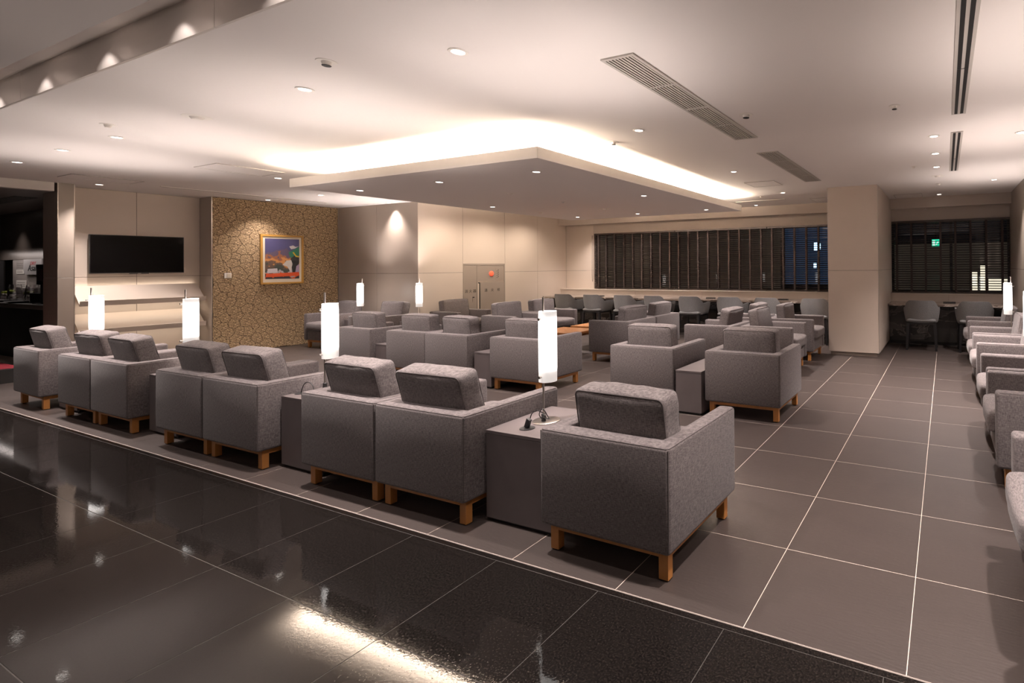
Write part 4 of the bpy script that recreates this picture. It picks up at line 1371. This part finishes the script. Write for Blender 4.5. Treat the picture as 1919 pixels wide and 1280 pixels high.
# vent in the bar ceiling
t = empty('air_grille', (-13.0, 2.70, 2.502), 0, 'dark slatted air grille in the low bar ceiling', 'air vent', 'ceiling air grilles')
put('frame', MB().box(-1.0, 0.62, -0.11, 0.10, -0.006, -0.0005).mesh('f', M_black), t)
for k in range(5):
    put('slat', MB().box(-0.98, 0.60, -0.095 + k * 0.042, -0.080 + k * 0.042, -0.010, -0.006).mesh('s', M_cube), t)

# ================================================================== BAR AT THE LEFT
bar = empty('bar_counter', (0, 0, 0), 0, 'dark bar counter behind the left pillar', 'counter')
put('worktop', MB().box(-19.0, -11.72, 2.86, 3.32, 0.83, 0.90, 0.003).mesh('top', mat('bar_top', (0.16, 0.14, 0.13), 0.35, noise_scale=9)), bar)
for k in range(6):
    x0 = -19.0 + k * 1.21
    put('front_panel', MB().box(x0 + .002, x0 + 1.208, 2.94, 2.96, 0.06, 0.83).mesh('fp', M_dark), bar)
put('carcass', MB().box(-18.98, -11.74, 2.96, 3.30, 0.0, 0.83).mesh('c', M_dark), bar)
hood = box('trim_5', mat('fluted_bulkhead', (0.14, 0.115, 0.10), 0.35, 0.2, noise_scale=4), -19.5, -11.74, 3.34, 3.40, 1.63, 2.50, kind='structure')
bk = box('wall_bar_splash', mat('splash_grey', (0.30, 0.265, 0.25), 0.5, noise_scale=4, noise_amt=0.04), -16.06, -13.5, 3.352, 3.40, 0.90, 1.628, kind='structure')
area('bar_strip', (-15.3, 3.10, 1.72), 2.6, 0.2, 4.0, NEUT, (R(25), 0, 0))
for nm, x0, x1, z0, z1, lab in (('notice', -15.85, -15.47, 1.450, 1.603, 'grey printed notice at the top left of the bar splashback'), ('notice', -15.85, -15.47, 1.367, 1.446, 'small white notice under the grey one'),
                                ('notice', -15.85, -15.345, 1.106, 1.252, 'larger white notice sheet at the middle left of the bar splashback'), ('notice', -14.79, -14.58, 1.113, 1.231, 'white notice card at the right of the bar splashback')):
    t = empty(nm, ((x0 + x1) / 2, 3.35, z0), 0, lab, 'notice', 'notices on the bar splashback')
    put('sheet', MB().box(-(x1 - x0) / 2, (x1 - x0) / 2, -0.004, 0.0, 0, z1 - z0).mesh('s', M_paper if z0 < 1.44 else mat('grey_print', (0.22, 0.20, 0.19), 0.7, noise_scale=60, noise_amt=0.4)), t)
    lm = MB()
    for k in range(3):
        lm.box(-(x1 - x0) * 0.4, (x1 - x0) * 0.35, -0.0048, -0.004, (z1 - z0) * (0.25 + 0.22 * k), (z1 - z0) * (0.25 + 0.22 * k) + 0.006)
    put('ruled_lines', lm.mesh('l', M_joint), t)
sg = empty('beer_sign', (-14.92, 3.345, 1.49), 0, 'pale sign with red and black lettering on the bar splashback', 'sign')
put('board', MB().poly_prism([(-0.42, 0.137), (-0.44, -0.06), (-0.36, -0.135), (0.44, -0.135), (0.44, 0.137)], -0.03, 0.0, axis='y').mesh('b', mat('sign_silver', (0.40, 0.38, 0.38), 0.35, noise_scale=5)), sg)
text('lettering', 'DRY', 0.085, mat('sign_red', (0.45, 0.02, 0.03), 0.5, noise_scale=9), sg, (0.03, -0.031, 0.062), (H, 0, 0), shear=0.25, sx=1.6)
text('lettering', 'Asahi', 0.16, M_ink, sg, (0.05, -0.031, -0.02), (H, 0, 0), depth=0.003, shear=0.2, sx=1.45)
gl = empty('splash_tray', (-15.2, 3.347, 0.93), 0, 'ribbed grey panel low on the bar splashback', 'panel')
for k in range(5):
    put('rib', MB().box(-0.63, 0.68, -0.010, 0.0, 0.0 + k * 0.033, 0.026 + k * 0.033).mesh('rb', M_cube), gl)
cm = empty('coffee_machine', (-16.75, 3.06, 0.90), 0, 'black coffee machine at the left end of the bar', 'coffee machine')
put('housing', MB().box(-0.55, 0.55, -0.04, 0.24, 0.0, 0.72, 0.02, 2).mesh('h', M_black), cm)
put('wood_panel', MB().box(-0.55, 0.05, -0.046, -0.04, 0.22, 0.58).mesh('p', mat('amber_panel', (0.30, 0.16, 0.05), 0.5, noise_scale=8)), cm)
put('spout', MB().lathe([(0.04, 0.30), (0.045, 0.56), (0.03, 0.58)], 14, (0.2, -0.08)).mesh('sp', M_black), cm)
put('spout', MB().lathe([(0.04, 0.30), (0.045, 0.56), (0.03, 0.58)], 14, (0.4, -0.08)).mesh('sp', M_black), cm)
put('drip_tray', MB().box(-0.45, 0.50, -0.12, -0.04, 0.0, 0.05, 0.005).mesh('dt', M_black), cm)
for x, lab in ((-15.0, 'small glass jar with a lime green lid, left on the bar'), (-14.10, 'small glass jar with a lime green lid, right on the bar'), (-15.16, 'small glass jar with a lime green lid at the back of the left tray')):
    t = empty('jar', (x, 3.10, 0.912), 0, lab, 'jar', 'glass jars with green lids')
    put('body', MB().lathe([(0.0, 0), (0.055, 0), (0.06, 0.02), (0.06, 0.10), (0.05, 0.12)], 16).mesh('b', M_cup, True), t)
    put('lid', MB().lathe([(0.055, 0.12), (0.055, 0.155), (0, 0.157)], 16).mesh('l', mat('lime_plastic', (0.35, 0.42, 0.05), 0.4, noise_scale=9), True), t)
for x, lab in ((-14.55, 'stack of clear cups on the left tray of the bar'), (-13.75, 'stack of clear cups at the right end of the bar')):
    t = empty('cup_stack', (x, 3.06, 0.912), 0, lab, 'cups', 'stacks of clear cups')
    for k in range(3):
        put('cup', MB().lathe([(0.0, 0), (0.085 - .0, 0), (0.062, 0.16), (0.060, 0.16), (0.08, 0.004), (0.0, 0.004)], 20, cap=False).mesh('c', M_cup, True), t, (0, 0, 0.06 * k))
for x, lab in ((-14.75, 'round black tray on the bar, left one'), (-13.95, 'round black tray on the bar, right one')):
    t = empty('tray', (x, 3.08, 0.90), 0, lab, 'tray', 'round black trays on the bar')
    put('dish', MB().lathe([(0, 0.0), (0.20, 0.0), (0.26, 0.03), (0.25, 0.032), (0.19, 0.008), (0, 0.008)], 28).mesh('d', M_black, True), t)
t = empty('napkin_box', (-13.42, 3.10, 0.90), R(8), 'black napkin box at the right end of the bar', 'box')
put('box_body', MB().box(-0.16, 0.16, -0.09, 0.09, 0, 0.16, 0.004).mesh('b', M_black), t)
put('opening', MB().box(-0.12, 0.12, -0.05, 0.05, 0.1595, 0.161).mesh('o', M_paper), t)
t = empty('tablet', (-13.05, 2.98, 0.90), 0, 'dark upright tablet screen on the bar beside the pillar', 'screen')
put('screen', MB().box(-0.14, 0.14, -0.012, 0.0, 0.30, 0.62, 0.004).mesh('s', M_tv), t)
put('stand', MB().box(-0.03, 0.03, 0.0, 0.02, 0.01, 0.45).box(-0.10, 0.10, -0.06, 0.08, 0.0, 0.012).mesh('st', M_black), t)
put('lit_area', MB().box(-0.11, 0.11, -0.0135, -0.012, 0.36, 0.55).mesh('l', mat('dim_screen', (0.08, 0.02, 0.04), 0.3, noise_scale=5)), t)

# low black box with the red mat
rm = empty('welcome_platform', (-11.45, 1.95, 0), 0, 'low black platform with a crimson mat and white lettering at the left edge', 'platform')
put('platform_box', MB().box(-0.65, 0.53, -1.1, 0.42, 0.0, 0.178, 0.003).mesh('b', M_dark), rm)
mt = put('mat', MB().box(-0.60, 0.50, -1.05, 0.40, 0.178, 0.186, 0.002).mesh('m', M_red), rm)
for yy, s in ((-0.14, 'EN'), (0.10, 'TR')):
    g_ = MB()
    for k in range(4):
        g_.box(0.10 + 0.05 * k, 0.13 + 0.05 * k, yy, yy + 0.15, 0.1862, 0.1872)
    g_.box(0.10, 0.28, yy + 0.06, yy + 0.085, 0.1862, 0.1874)
    put('white_marks', g_.mesh('wm', M_paper), mt)
# sensor bar above the alcove window
t = empty('ceiling_sensor', (-0.33, 9.93, 2.44), 0, 'small pale sprinkler head on the dark alcove soffit', 'ceiling fitting', 'small round ceiling fittings')
put('head', MB().lathe([(0.0, -0.03), (0.03, -0.028), (0.03, -0.022), (0.008, -0.02), (0.008, 0.01)], 12, cap=False).mesh('h', M_chrome, True), t)
